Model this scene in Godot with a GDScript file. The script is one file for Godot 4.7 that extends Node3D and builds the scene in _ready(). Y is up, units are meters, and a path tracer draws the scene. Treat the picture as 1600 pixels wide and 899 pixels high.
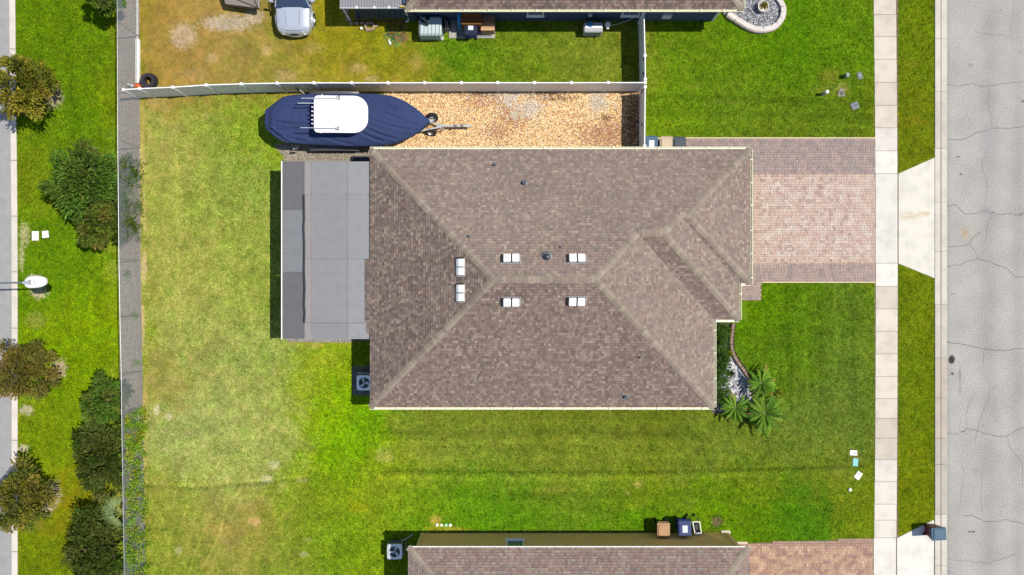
extends Node3D
# A suburban lot seen straight down from 44 m. px(): a point of the ground plan given on a 28-per-metre survey grid, at a height.
const S := 28.0
const CAM := 44.0
const K := 1.75          # how much brighter a sunlit level surface shows than its base colour
const EAVE := 2.8
const ORD := ["first", "second", "third", "fourth", "fifth", "sixth", "seventh", "eighth", "ninth", "tenth", "eleventh", "twelfth", "thirteenth"]
var org := {}
var taken := {}
var rng := RandomNumberGenerator.new()
var M := {}
var nz := FastNoiseLite.new()
var lawn_map: Image

func px(x: float, y: float, h := 0.0) -> Vector3:
	var k := (CAM - h) / CAM / S
	return Vector3((x - 800.0) * k, h, (y - 449.5) * k)

func lit(r: float, g: float, b: float) -> Color:      # base colour (linear) of a level surface that shows r, g, b in full sun
	var c := Color(r / 255.0, g / 255.0, b / 255.0).srgb_to_linear()
	return Color(minf(c.r / K, 0.85), minf(c.g / K, 0.85), minf(c.b / K, 0.85))

func rgb(r: float, g: float, b: float) -> Color:
	return Color(r, g, b)

func vary(c: Color, a: float) -> Color:
	var k := 1.0 + rng.randf_range(-a, a)
	return Color(c.r * k, c.g * k, c.b * k)

func pick(list: Array) -> Color:
	return list[rng.randi() % list.size()]

class B:
	var v := PackedVector3Array()
	var n := PackedVector3Array()
	var c := PackedColorArray()
	func tri(a: Vector3, b: Vector3, d: Vector3, hint: Vector3, col: Color):
		var m := (d - a).cross(b - a)
		if m.length_squared() < 1e-16: return
		m = m.normalized()
		if m.dot(hint) < 0.0:
			v.append(a); v.append(d); v.append(b); m = -m
		else:
			v.append(a); v.append(b); v.append(d)
		for i in 3: n.append(m); c.append(col)
	func quad(a: Vector3, b: Vector3, d: Vector3, e: Vector3, hint: Vector3, col: Color):
		tri(a, b, d, hint, col); tri(a, d, e, hint, col)
	func box(ctr: Vector3, size: Vector3, col: Color, bas := Basis(), bev := 0.0):
		var h := size * 0.5
		var g := minf(bev, minf(h.x, minf(h.y, h.z)) * 0.9)
		var q := func(x, y, z): return ctr + bas * Vector3(x, y, z)
		for s in [-1.0, 1.0]:
			quad(q.call(s * h.x, -h.y + g, -h.z + g), q.call(s * h.x, h.y - g, -h.z + g), q.call(s * h.x, h.y - g, h.z - g), q.call(s * h.x, -h.y + g, h.z - g), bas * Vector3(s, 0, 0), col)
			quad(q.call(-h.x + g, s * h.y, -h.z + g), q.call(h.x - g, s * h.y, -h.z + g), q.call(h.x - g, s * h.y, h.z - g), q.call(-h.x + g, s * h.y, h.z - g), bas * Vector3(0, s, 0), col)
			quad(q.call(-h.x + g, -h.y + g, s * h.z), q.call(h.x - g, -h.y + g, s * h.z), q.call(h.x - g, h.y - g, s * h.z), q.call(-h.x + g, h.y - g, s * h.z), bas * Vector3(0, 0, s), col)
		if g <= 0.0: return
		for s in [-1.0, 1.0]:
			for t in [-1.0, 1.0]:
				quad(q.call(s * h.x, t * (h.y - g), -h.z + g), q.call(s * h.x, t * (h.y - g), h.z - g), q.call(s * (h.x - g), t * h.y, h.z - g), q.call(s * (h.x - g), t * h.y, -h.z + g), bas * Vector3(s, t, 0), col)
				quad(q.call(s * h.x, -h.y + g, t * (h.z - g)), q.call(s * h.x, h.y - g, t * (h.z - g)), q.call(s * (h.x - g), h.y - g, t * h.z), q.call(s * (h.x - g), -h.y + g, t * h.z), bas * Vector3(s, 0, t), col)
				quad(q.call(-h.x + g, s * h.y, t * (h.z - g)), q.call(h.x - g, s * h.y, t * (h.z - g)), q.call(h.x - g, s * (h.y - g), t * h.z), q.call(-h.x + g, s * (h.y - g), t * h.z), bas * Vector3(0, s, t), col)
				for w in [-1.0, 1.0]:
					tri(q.call(s * h.x, t * (h.y - g), w * (h.z - g)), q.call(s * (h.x - g), t * h.y, w * (h.z - g)), q.call(s * (h.x - g), t * (h.y - g), w * h.z), bas * Vector3(s, t, w), col)
	func tube(pts: Array, r0: float, r1: float, seg: int, col: Color):
		var rows := []
		for i in pts.size():
			var d: Vector3 = (pts[mini(i + 1, pts.size() - 1)] - pts[maxi(i - 1, 0)]).normalized()
			var s := d.cross(Vector3.UP if absf(d.y) < 0.9 else Vector3.RIGHT).normalized()
			var t := s.cross(d)
			var r := lerpf(r0, r1, float(i) / (pts.size() - 1))
			var row := []
			for k in seg: row.append(pts[i] + (s * cos(TAU * k / seg) + t * sin(TAU * k / seg)) * r)
			rows.append(row)
		for i in rows.size() - 1:
			for k in seg:
				var k2 := (k + 1) % seg
				var mid: Vector3 = (rows[i][k] + rows[i][k2]) * 0.5
				quad(rows[i][k], rows[i][k2], rows[i + 1][k2], rows[i + 1][k], mid - pts[i], col)
		for e in [0, rows.size() - 1]:
			var hint: Vector3 = pts[e] - pts[1 if e == 0 else e - 1]
			for k in seg: tri(pts[e], rows[e][k], rows[e][(k + 1) % seg], hint, col)
	func lathe(at: Vector3, prof: Array, seg: int, col: Color, bas := Basis()):   # prof: [radius, height]
		for i in prof.size() - 1:
			for k in seg:
				var f := func(j, kk): return at + bas * Vector3(prof[j][0] * cos(TAU * kk / seg), prof[j][1], prof[j][0] * sin(TAU * kk / seg))
				var dr: float = prof[i + 1][0] - prof[i][0]
				var dy: float = prof[i + 1][1] - prof[i][1]
				var an := TAU * (k + 0.5) / seg
				var hint := bas * Vector3(cos(an) * dy, -dr, sin(an) * dy)
				quad(f.call(i, k), f.call(i, k + 1), f.call(i + 1, k + 1), f.call(i + 1, k), hint, col)
	func grid(rows: Array, col, ctr: Vector3):            # smooth sheet through rows of points; col: Color or rows of colours
		var nr := rows.size(); var nc: int = rows[0].size()
		var nn := []
		for i in nr:
			var r := []
			for j in nc:
				var a: Vector3 = rows[mini(i + 1, nr - 1)][j] - rows[maxi(i - 1, 0)][j]
				var b: Vector3 = rows[i][mini(j + 1, nc - 1)] - rows[i][maxi(j - 1, 0)]
				var m := a.cross(b)
				if m.length_squared() < 1e-14: m = rows[i][j] - ctr
				m = m.normalized()
				if m.dot(rows[i][j] - ctr) < 0.0: m = -m
				r.append(m)
			nn.append(r)
		for i in nr - 1:
			for j in nc - 1:
				var id := [[i, j], [i, j + 1], [i + 1, j + 1], [i + 1, j]]
				for t in [[0, 1, 2], [0, 2, 3]]:
					var p := []
					for k in t: p.append(rows[id[k][0]][id[k][1]])
					var m: Vector3 = (p[2] - p[0]).cross(p[1] - p[0])
					if m.length_squared() < 1e-16: continue
					var order = t
					if m.dot(nn[id[t[0]][0]][id[t[0]][1]]) < 0.0: order = [t[0], t[2], t[1]]
					for k in order:
						v.append(rows[id[k][0]][id[k][1]]); n.append(nn[id[k][0]][id[k][1]])
						c.append(col if col is Color else col[id[k][0]][id[k][1]])
	func poly(pts: PackedVector2Array, y: float, col: Color, up := 1.0):
		var t := Geometry2D.triangulate_polygon(pts)
		for i in range(0, t.size(), 3):
			tri(Vector3(pts[t[i]].x, y, pts[t[i]].y), Vector3(pts[t[i + 1]].x, y, pts[t[i + 1]].y), Vector3(pts[t[i + 2]].x, y, pts[t[i + 2]].y), Vector3(0, up, 0), col)
	func prism(pts: PackedVector2Array, y0: float, y1: float, bev: float, col: Color):
		var top := pts
		if bev > 0.0:
			var o := Geometry2D.offset_polygon(pts, -bev)
			if o.size() == 1 and o[0].size() == pts.size():
				var best := 0; var bd := 1e9                     # line the inset's first corner up with the outline's
				for i in pts.size():
					var d: float = o[0][i].distance_to(pts[0])
					if d < bd: bd = d; best = i
				var rev := Geometry2D.is_polygon_clockwise(o[0]) != Geometry2D.is_polygon_clockwise(pts)
				top = PackedVector2Array()
				for i in pts.size(): top.append(o[0][posmod(best + (-i if rev else i), pts.size())])
			else: bev = 0.0
		poly(top, y1, col)
		poly(pts, y0, col, -1.0)
		var mid := Vector2()
		for p in pts: mid += p / pts.size()
		var cw := Geometry2D.is_polygon_clockwise(pts)
		for i in pts.size():
			var j := (i + 1) % pts.size()
			var e := pts[j] - pts[i]
			var o2 := Vector2(e.y, -e.x) * (-1.0 if cw else 1.0)
			var hint := Vector3(o2.x, 0, o2.y)
			quad(Vector3(pts[i].x, y0, pts[i].y), Vector3(pts[j].x, y0, pts[j].y), Vector3(pts[j].x, y1 - bev, pts[j].y), Vector3(pts[i].x, y1 - bev, pts[i].y), hint, col)
			if bev > 0.0:
				quad(Vector3(pts[i].x, y1 - bev, pts[i].y), Vector3(pts[j].x, y1 - bev, pts[j].y), Vector3(top[j].x, y1, top[j].y), Vector3(top[i].x, y1, top[i].y), hint.normalized() + Vector3.UP, col)
	func mesh(off := Vector3.ZERO, uv = null) -> ArrayMesh:
		var a := []; a.resize(Mesh.ARRAY_MAX)
		var w := v
		if uv != null:                                     # plan mapping: Rect2 over x and z
			var u := PackedVector2Array()
			for p in v: u.append(Vector2((p.x - uv.position.x) / uv.size.x, (p.z - uv.position.y) / uv.size.y))
			a[Mesh.ARRAY_TEX_UV] = u
		if off != Vector3.ZERO:
			w = PackedVector3Array()
			for p in v: w.append(p - off)
		a[Mesh.ARRAY_VERTEX] = w; a[Mesh.ARRAY_NORMAL] = n; a[Mesh.ARRAY_COLOR] = c
		var m := ArrayMesh.new()
		m.add_surface_from_arrays(Mesh.PRIMITIVE_TRIANGLES, a)
		return m

func numbered(parent: Node, called: String) -> String:
	var key := str(parent.get_instance_id()) + called
	var k: int = taken.get(key, 0)
	taken[key] = k + 1
	return called if k == 0 else "%s_%03d" % [called, k]

func thing(called: String, label: String, category: String, at := Vector3.ZERO, group := "") -> Node3D:
	var o := Node3D.new()
	o.name = numbered(self, called)
	add_child(o, true)
	o.position = at; org[o] = at
	o.set_meta("label", label); o.set_meta("category", category)
	if group: o.set_meta("group", group)
	return o

func part(called: String, b, m: Material, parent: Node3D, stuff := false, label := "") -> MeshInstance3D:
	var o := MeshInstance3D.new()
	o.name = numbered(parent, called)
	o.mesh = b.mesh(org[parent]) if b is B else b
	o.material_override = m
	parent.add_child(o, true)
	org[o] = org[parent]
	if stuff: o.set_meta("kind", "stuff")
	if label: o.set_meta("label", label)
	return o

func single(called: String, b: B, m: Material, label: String, category: String, at: Vector3, group := "") -> MeshInstance3D:
	var o := MeshInstance3D.new()
	o.name = numbered(self, called)
	o.mesh = b.mesh(at); o.position = at; o.material_override = m
	add_child(o, true); org[o] = at
	o.set_meta("label", label); o.set_meta("category", category)
	if group: o.set_meta("group", group)
	return o

func struct(called: String, b: B, m: Material, uv = null) -> MeshInstance3D:
	var o := MeshInstance3D.new()
	o.name = numbered(self, called)
	o.mesh = b.mesh(Vector3.ZERO, uv); o.material_override = m
	add_child(o, true); org[o] = Vector3.ZERO
	o.set_meta("kind", "structure")
	return o

func scatter(called: String, mesh: Mesh, m: Material, xs: Array, cols: Array, parent: Node = self) -> MultiMeshInstance3D:
	var mm := MultiMesh.new()
	mm.transform_format = MultiMesh.TRANSFORM_3D; mm.use_colors = true
	mm.mesh = mesh; mm.instance_count = xs.size()
	for i in xs.size():
		mm.set_instance_transform(i, xs[i]); mm.set_instance_color(i, cols[i])
	var o := MultiMeshInstance3D.new()
	o.name = numbered(parent, called); o.multimesh = mm; o.material_override = m
	parent.add_child(o, true)
	o.set_meta("kind", "stuff")
	return o

func noise_tex(freq: float, lo: float, hi: float, seed_: int, size := 512, oct := 4) -> ImageTexture:
	var f := FastNoiseLite.new()
	f.noise_type = FastNoiseLite.TYPE_SIMPLEX_SMOOTH; f.frequency = freq; f.seed = seed_; f.fractal_octaves = oct
	var im := f.get_seamless_image(size, size)
	im.convert(Image.FORMAT_RGB8)
	var d := im.get_data()
	for i in d.size(): d[i] = int(clampf(lerpf(lo, hi, d[i] / 255.0), 0.0, 1.0) * 255.0)
	im = Image.create_from_data(size, size, false, Image.FORMAT_RGB8, d)
	im.generate_mipmaps()
	return ImageTexture.create_from_image(im)

func vm(rough: float, metal := 0.0, tex: Texture2D = null, scale := 1.0) -> StandardMaterial3D:
	var m := StandardMaterial3D.new()
	m.vertex_color_use_as_albedo = true
	m.roughness = rough; m.metallic = metal
	m.metallic_specular = 0.35
	if tex:
		m.albedo_texture = tex
		m.uv1_triplanar = true; m.uv1_world_triplanar = true
		m.uv1_scale = Vector3.ONE * scale
	return m

func pts(list: Array, h := 0.0) -> PackedVector2Array:
	var o := PackedVector2Array()
	for p in list:
		var w := px(p[0], p[1], h)
		o.append(Vector2(w.x, w.z))
	return o

func rect(x0, y0, x1, y1, h := 0.0) -> PackedVector2Array:
	return pts([[x0, y0], [x1, y0], [x1, y1], [x0, y1]], h)

func _ready():
	rng.seed = 20240611
	nz.noise_type = FastNoiseLite.TYPE_SIMPLEX_SMOOTH; nz.frequency = 0.01; nz.fractal_octaves = 3; nz.seed = 11
	# ---- camera: a drone looking straight down
	var cam := Camera3D.new()
	cam.name = "camera"
	cam.position = Vector3(0, CAM, 0); cam.rotation_degrees = Vector3(-90, 0, 0)
	cam.fov = rad_to_deg(2.0 * atan(449.5 / S / CAM)); cam.far = 3000.0; cam.near = 0.1
	add_child(cam); cam.current = true
	# ---- sky, sun, exposure
	var env := Environment.new()
	env.background_mode = Environment.BG_SKY
	var sky := ProceduralSkyMaterial.new()
	sky.sky_top_color = Color(0.50, 0.60, 0.76); sky.sky_horizon_color = Color(0.88, 0.88, 0.87); sky.sky_curve = 0.2
	sky.ground_horizon_color = Color(0.66, 0.70, 0.72); sky.ground_bottom_color = Color(0.3, 0.34, 0.26)
	sky.sky_energy_multiplier = 0.92
	env.sky = Sky.new(); env.sky.sky_material = sky
	env.ambient_light_source = Environment.AMBIENT_SOURCE_SKY
	env.tonemap_mode = Environment.TONE_MAPPER_LINEAR
	env.tonemap_exposure = 1.18
	env.sdfgi_enabled = true; env.ssao_enabled = true; env.ssil_enabled = true
	var we := WorldEnvironment.new(); we.name = "environment"; we.environment = env; add_child(we)
	var sun := DirectionalLight3D.new()
	sun.name = "sun"; sun.light_color = Color(1.0, 0.968, 0.915); sun.light_energy = 1.6; sun.light_angular_distance = 0.5; sun.shadow_enabled = true
	add_child(sun)
	sun.look_at_from_position(Vector3.ZERO, Vector3(-0.55, -1.0, 0.055), Vector3.FORWARD)
	make_materials()
	make_setting()
	make_houses()
	make_patio()
	make_fences()
	make_trees()
	make_boat()
	make_objects()

func make_materials():
	var fine := noise_tex(0.09, 0.72, 1.18, 3)
	var grime := noise_tex(0.02, 0.68, 1.22, 4)
	M.grime = grime
	M.plain = vm(0.65)
	M.matte = vm(0.95, 0.0, fine, 1.3)
	M.concrete = vm(0.92, 0.0, noise_tex(0.012, 0.92, 1.05, 6, 512, 6), 0.16)
	M.paver = vm(0.92, 0.0, fine, 2.5)
	M.shingle = vm(0.96, 0.0, noise_tex(0.2, 0.7, 1.2, 9), 2.0)
	M.vinyl = vm(0.4, 0.0, noise_tex(0.02, 0.90, 1.04, 12), 0.5)
	M.gutter = vm(0.4, 0.0, noise_tex(0.03, 0.86, 1.05, 13), 0.7)
	M.wall = vm(0.9, 0.0, noise_tex(0.1, 0.85, 1.08, 14), 1.2)
	M.leafy = vm(0.8); M.leafy.metallic_specular = 0.12; M.leafy.backlight_enabled = true; M.leafy.backlight = Color(0.10, 0.14, 0.02)
	M.bark = vm(0.95, 0.0, fine, 3.0)
	M.metal = vm(0.38, 0.7, noise_tex(0.02, 0.85, 1.06, 15), 0.6)
	M.sheet = vm(0.5, 0.0, noise_tex(0.008, 0.96, 1.03, 16), 0.35)
	M.galv = vm(0.5, 0.55, fine, 1.0)
	M.rubber = vm(0.85)
	M.plastic = vm(0.42, 0.0, noise_tex(0.03, 0.88, 1.05, 17), 1.0)
	M.canvas = vm(0.9, 0.0, noise_tex(0.05, 0.82, 1.12, 18), 0.8)
	M.gel = vm(0.28)
	M.stone = vm(0.9, 0.0, fine, 4.0)
	M.paint = vm(0.25, 0.45); M.paint.clearcoat_enabled = true; M.paint.clearcoat = 0.8; M.paint.clearcoat_roughness = 0.08
	var g := StandardMaterial3D.new()
	g.albedo_color = Color(0.16, 0.22, 0.32); g.roughness = 0.05; g.metallic = 0.0; g.metallic_specular = 0.7
	M.glass = g

func slab(parent, called: String, x0, y0, x1, y1, top: float, col: Color, m: Material, gap := 0.22):
	var b := B.new()
	b.prism(rect(x0, y0 + gap, x1, y1 - gap), -0.08, top, 0.012, col)
	return part(called, b, m, parent)

func make_setting():
	lawn_colours()
	# ground: the lots in colour, then plain turf out to the horizon
	var b := B.new()
	var c0 := px(-56, -32); var c1 := px(1656, 931)
	b.quad(Vector3(c0.x, 0, c0.z), Vector3(c1.x, 0, c0.z), Vector3(c1.x, 0, c1.z), Vector3(c0.x, 0, c1.z), Vector3.UP, Color.WHITE)
	var mesh := b.mesh(Vector3.ZERO, Rect2(c0.x, c0.z, c1.x - c0.x, c1.z - c0.z))
	var ring := B.new()
	var f := 900.0
	for q in [[-f, -f, f, c0.z], [-f, c1.z, f, f], [-f, c0.z, c0.x, c1.z], [c1.x, c0.z, f, c1.z]]:
		ring.quad(Vector3(q[0], 0, q[1]), Vector3(q[2], 0, q[1]), Vector3(q[2], 0, q[3]), Vector3(q[0], 0, q[3]), Vector3.UP, lit(112, 138, 30))
	var arr := []; arr.resize(Mesh.ARRAY_MAX)
	arr[Mesh.ARRAY_VERTEX] = ring.v; arr[Mesh.ARRAY_NORMAL] = ring.n; arr[Mesh.ARRAY_COLOR] = ring.c
	mesh.add_surface_from_arrays(Mesh.PRIMITIVE_TRIANGLES, arr)
	var gm := StandardMaterial3D.new()
	gm.albedo_texture = lawn_texture(); gm.roughness = 0.95; gm.metallic_specular = 0.2
	mesh.surface_set_material(0, gm); mesh.surface_set_material(1, vm(0.95, 0.0, M.grime, 0.1))
	var o := MeshInstance3D.new(); o.name = "ground"; o.mesh = mesh; add_child(o); o.set_meta("kind", "structure")
	make_turf()
	# street on the right, with its cracks and stains in the surface
	b = B.new()
	var s0 := px(1478, -60); var s1 := px(1800, 960)
	b.quad(Vector3(s0.x, .006, s0.z), Vector3(s1.x, .006, s0.z), Vector3(s1.x, .006, s1.z), Vector3(s0.x, .006, s1.z), Vector3.UP, Color.WHITE)
	var rm := StandardMaterial3D.new(); rm.albedo_texture = street_texture(1478, -60, 322, 1020); rm.roughness = 0.9; rm.metallic_specular = 0.3
	struct("street", b, rm, Rect2(s0.x, s0.z, s1.x - s0.x, s1.z - s0.z))
	# kerb with its gutter pan, segment by segment
	var kerb := thing_struct("kerb")
	var js := [-70, 61, 143, 232, 316, 393, 476, 559, 622, 685, 726, 804, 884, 960]
	for i in js.size() - 1:
		b = B.new()
		var y0: float = js[i] + 0.25; var y1: float = js[i + 1] - 0.25
		var cut: bool = (js[i] >= 232 and js[i + 1] <= 476) or js[i] >= 804
		var hk := 0.035 if cut else 0.055
		var tone := lit(228, 223, 212) if cut or i < 2 else (lit(218, 212, 201) if i in [2, 3, 6] else lit(206, 196, 184) if i in [7, 8] else lit(206, 198, 188))
		var prof := [[1460.6, -.05], [1460.6, hk], [1461.2, hk + .012], [1468.2, hk + .008], [1469.2, hk - .01], [1470.6, .030], [1471.4, .020], [1478.8, .026], [1479.6, .018], [1479.6, -.05]]
		for k in prof.size() - 1:
			var a := px(prof[k][0], y0); var e := px(prof[k + 1][0], y0)
			var z1 := px(0, y1).z
			b.quad(Vector3(a.x, prof[k][1], a.z), Vector3(e.x, prof[k + 1][1], e.z), Vector3(e.x, prof[k + 1][1], z1), Vector3(a.x, prof[k][1], z1), Vector3(-(prof[k + 1][1] - prof[k][1]), e.x - a.x, 0) + Vector3(0, 0.0001, 0), vary(tone, 0.04) if k == 0 else (tone if k != 4 and k != 5 else Color(tone.r * .48, tone.g * .45, tone.b * .42)))
		for zz in [px(0, y0).z, px(0, y1).z]:
			var pl := PackedVector2Array()
			for p in prof: pl.append(Vector2(px(p[0], 0).x, p[1]))
			var tr := Geometry2D.triangulate_polygon(pl)
			for k in range(0, tr.size(), 3):
				b.tri(Vector3(pl[tr[k]].x, pl[tr[k]].y, zz), Vector3(pl[tr[k + 1]].x, pl[tr[k + 1]].y, zz), Vector3(pl[tr[k + 2]].x, pl[tr[k + 2]].y, zz), Vector3(0, 0, -1.0 if zz == px(0, y0).z else 1.0), tone)
		part("kerb_segment", b, M.concrete, kerb)
	# sidewalk slabs
	var walk := thing_struct("sidewalk")
	var bed := B.new(); bed.prism(rect(1366.6, -70, 1404.0, 960), -0.1, 0.006, 0.0, Color(0.17, 0.12, 0.09))
	part("joint_bed", bed, M.matte, walk)
	var ys := [-49, -13, 23, 57.5, 93, 129, 165, 200, 236, 271.5, 411.5, 447.5, 483, 518, 553, 588.5, 623, 654, 685, 718.5, 753, 788, 813, 840.5, 960]
	for i in ys.size() - 1:
		var ym: float = (ys[i] + ys[i + 1]) * 0.5
		var wig := -4.0 * pow((ym - 449.5) / 500.0, 2)       # the walk bows very slightly
		var tone := lit(232, 222, 208)
		if ys[i] >= 200 and ys[i] < 440 or ys[i] > 830: tone = lit(244, 240, 232)
		elif ys[i] > 640 and ys[i] < 700: tone = lit(224, 214, 200)
		elif ys[i] > 700: tone = lit(238, 232, 222)
		elif ys[i] > 470: tone = lit(238, 230, 216)
		slab(walk, "slab", 1368.2 + wig, ys[i], 1402.6 + wig * 0.8, ys[i + 1], 0.035, vary(tone, 0.06), M.concrete)
	# driveway aprons between sidewalk and street
	var edge := Color(0.16, 0.07, 0.045)
	b = B.new(); b.prism(pts([[1403.8, 271.5], [1460.2, 246.5], [1460.2, 435], [1403.8, 412]]), -0.05, 0.034, 0.012, lit(244, 240, 228))
	var ap := struct("driveway_apron", b, M.concrete)
	b = B.new()
	for k in 14:                                          # rust stain
		var p := px(1405 + rng.randf() * 44, 338 + rng.randf_range(-6, 6), 0)
		b.prism(blob(Vector2(p.x, p.z), rng.randf_range(.1, .3), rng.randf_range(.03, .07), 10), 0.030, 0.0352 + k * 0.0003, 0.0, lit(242, 226, 196))
	part("rust_stain", b, M.matte, ap)
	b = B.new(); b.prism(pts([[1401.4, 841], [1459.4, 812.5], [1459.4, 960], [1401.4, 960]]), -0.05, 0.034, 0.012, lit(248, 246, 240))
	struct("driveway_apron", b, M.concrete)
	# paver driveways
	drive(V([[1012, 217], [1367.6, 217], [1367.6, 440.2], [1189.5, 440.2], [1189.5, 470], [1150, 470], [1150, 240], [1012, 240]]), func(p: Vector2) -> Color:
		var X := p.x * S + 800.0; var Y := p.y * S + 449.5
		var n := nz.get_noise_2d(X * 6.0, Y * 6.0); var n2 := nz.get_noise_2d(X * 18.0, Y * 18.0 + 50.0)
		var c := lit(238, 212, 198)
		if Y < 271.5: c = lit(202, 180, 172).lerp(lit(184, 170, 168), clampf(0.4 + n * 1.6, 0.0, 1.0))
		elif Y > 412.0: c = lit(208, 184, 174).lerp(lit(186, 170, 166), clampf(0.3 + n * 1.6, 0.0, 1.0))
		elif Y > 407.0 or Y < 276.0: c = lit(240, 214, 194) if n2 < .1 else lit(228, 198, 182)
		elif X < 1189 or X > 1360: c = lit(234, 206, 190)
		else: c = c.lerp(lit(226, 196, 183), clampf(n * 1.6, 0.0, 1.0)).lerp(lit(246, 232, 220), clampf(-n * 1.8 + n2 * .4, 0.0, 1.0))
		if n2 > 0.34 and X < 1330: c = c.lerp(lit(170, 150, 148), 0.5)
		return vary(c, 0.08))
	drive(V([[1140, 849], [1170, 849], [1364, 841.5], [1364, 960], [1140, 960]]), func(p: Vector2) -> Color:
		var X := p.x * S + 800.0; var Y := p.y * S + 449.5
		var n := nz.get_noise_2d(X * 6.0, Y * 6.0 + 500.0)
		var c := lit(222, 184, 158).lerp(lit(192, 156, 146), clampf(n * 1.8 + 0.2, 0.0, 1.0)).lerp(lit(236, 204, 176), clampf(-n * 1.6, 0.0, 1.0))
		if Y < 852.0: c = lit(200, 168, 150)
		return vary(c, 0.13))
	for e in [[1140, 847.2, 1141, 848], [1012, 214.8, 1367.6, 216.9], [1189.8, 440.4, 1367.6, 442.2]]:
		b = B.new(); b.prism(rect(e[0], e[1], e[2], e[3]), -0.05, 0.05, 0.01, lit(246, 226, 186)); struct("driveway_edging", b, M.concrete)
	# the far-left road and its kerb
	b = B.new()
	var l0 := px(-260, -60); var l1 := px(18, 960)
	b.prism(PackedVector2Array([Vector2(l0.x, l0.z), Vector2(px(15, 0).x, l0.z), Vector2(px(18, 0).x, 0.0), Vector2(px(19, 0).x, l1.z), Vector2(l0.x, l1.z)]), -0.05, 0.006, 0.0, lit(178, 177, 180))
	struct("road", b, vm(0.92, 0.0, noise_tex(0.012, 0.94, 1.04, 41, 512, 6), 0.2))
	kerb = thing_struct("road_kerb")
	js = [-60, 77, 164, 251, 338, 425, 513, 600, 688, 775, 862, 960]
	for i in js.size() - 1:
		b = B.new()
		var xa := 14.0 + 4.4 * smoothstep(-100.0, 450.0, js[i]); var xb := 14.0 + 4.4 * smoothstep(-100.0, 450.0, js[i + 1])
		b.prism(pts([[xa, js[i] + .3], [xa + 9.2, js[i] + .3], [xb + 9.2, js[i + 1] - .3], [xb, js[i + 1] - .3]]), -0.05, 0.07, 0.02, vary(lit(240, 232, 222), 0.04))
		part("kerb_segment", b, M.concrete, kerb)
	# bare strip behind the chain-link fence
	b = B.new(); b.prism(pts([[182, -60], [217, -60], [218, 200], [220, 450], [222, 660], [226, 960], [193, 960], [187, 600], [184, 300]]), -0.04, 0.012, 0.0, lit(196, 180, 164))
	struct("dirt_strip", b, vm(0.95, 0.0, noise_tex(0.05, 0.6, 1.3, 22), 0.35))
	scatter_ground("leaf_litter", V([[182, -20], [217, -20], [220, 450], [225, 920], [192, 920], [187, 600]]), 5200, 0.02, 0.055, [lit(206, 190, 174), lit(160, 146, 132), lit(140, 126, 114), lit(186, 168, 150), lit(150, 156, 110)], 0.0, "dry leaf litter and grit behind the chain-link fence")
	# gravel in the side yard
	b = B.new(); b.prism(pts([[600, 143], [1004, 143], [1004, 240], [600, 240]]), -0.04, 0.010, 0.0, lit(206, 164, 112))
	struct("gravel_bed", b, M.stone)
	scatter_ground("golden_gravel", V([[600, 144], [1003, 144], [1003, 232], [600, 232]]), 36000, 0.018, 0.042, [], 0.012, "golden and reddish stone gravel beside the boat")
	b = B.new(); b.prism(pts([[425, 224], [600, 224], [600, 256], [440, 254], [444, 246], [436, 238]]), -0.04, 0.008, 0.0, lit(150, 140, 128)); struct("gravel_path", b, M.stone)
	scatter_ground("grey_gravel", V([[427, 226], [600, 226], [600, 256], [440, 254], [444, 246], [436, 238]]), 5200, 0.015, 0.035, [lit(196, 186, 172), lit(160, 150, 140), lit(126, 118, 112), lit(176, 166, 150), lit(210, 196, 172)], 0.01, "grey gravel strip between boat and patio roof")
	b = B.new(); b.prism(pts([[445, 526], [590, 526], [590, 534], [540, 535], [452, 534]]), -0.04, 0.008, 0.0, lit(150, 146, 142)); struct("gravel_path", b, M.stone)
	scatter_ground("grey_gravel", V([[445, 528], [552, 528], [552, 534], [540, 535.5], [452, 534]]), 1500, 0.015, 0.035, [lit(206, 200, 194), lit(160, 155, 150), lit(126, 122, 120)], 0.01, "grey gravel strip below the patio roof's lower edge")
	b = B.new(); b.prism(pts([[550, 577], [582, 577], [582, 616], [550, 616]]), -0.04, 0.010, 0.0, lit(120, 116, 116)); struct("gravel_pad", b, M.stone)
	scatter_ground("dark_gravel", V([[550.5, 572], [580, 570], [580, 619], [552, 618], [550, 600]]), 1500, 0.02, 0.04, [lit(140, 136, 138), lit(110, 106, 108), lit(90, 86, 90), lit(160, 155, 155)], 0.012, "dark gravel around the shaded air conditioner")
	b = B.new(); b.prism(pts([[655, 829], [1140, 829], [1140, 836], [655, 836]]), -0.04, 0.008, 0.0, lit(96, 74, 48)); struct("wall_strip", b, M.stone)  # brown strip along the foot of the tan wall
	# planting beds
	b = B.new(); b.prism(pts([[1112, 503], [1143, 505], [1141, 546], [1147, 559], [1160, 576], [1171, 592], [1183, 610], [1176, 630], [1148, 646], [1112, 646]]), -0.04, 0.03, 0.0, lit(120, 110, 104)); struct("planting_bed", b, M.stone)
	scatter_ground("white_rocks", V([[1137, 553], [1147, 559], [1160, 577], [1170, 592], [1181, 610], [1172, 626], [1146, 640], [1121, 642], [1121, 600], [1133, 575]]), 2300, 0.025, 0.075, [lit(255, 255, 255), lit(236, 240, 250), lit(160, 164, 176), lit(228, 228, 232), lit(120, 122, 132), lit(186, 188, 198)], 0.035, "white and grey rocks in the front planting bed")
	b = B.new(); b.prism(pts([[1120, 0], [1131, 22], [1146, 33], [1162, 43], [1177, 49], [1191, 50.5], [1205, 48], [1217, 39], [1223.5, 25], [1220.5, 10], [1213, -5], [1200, -40], [1120, -40]]), -0.04, 0.12, 0.0, lit(130, 130, 134)); struct("rock_garden_bed", b, M.stone)
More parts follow.
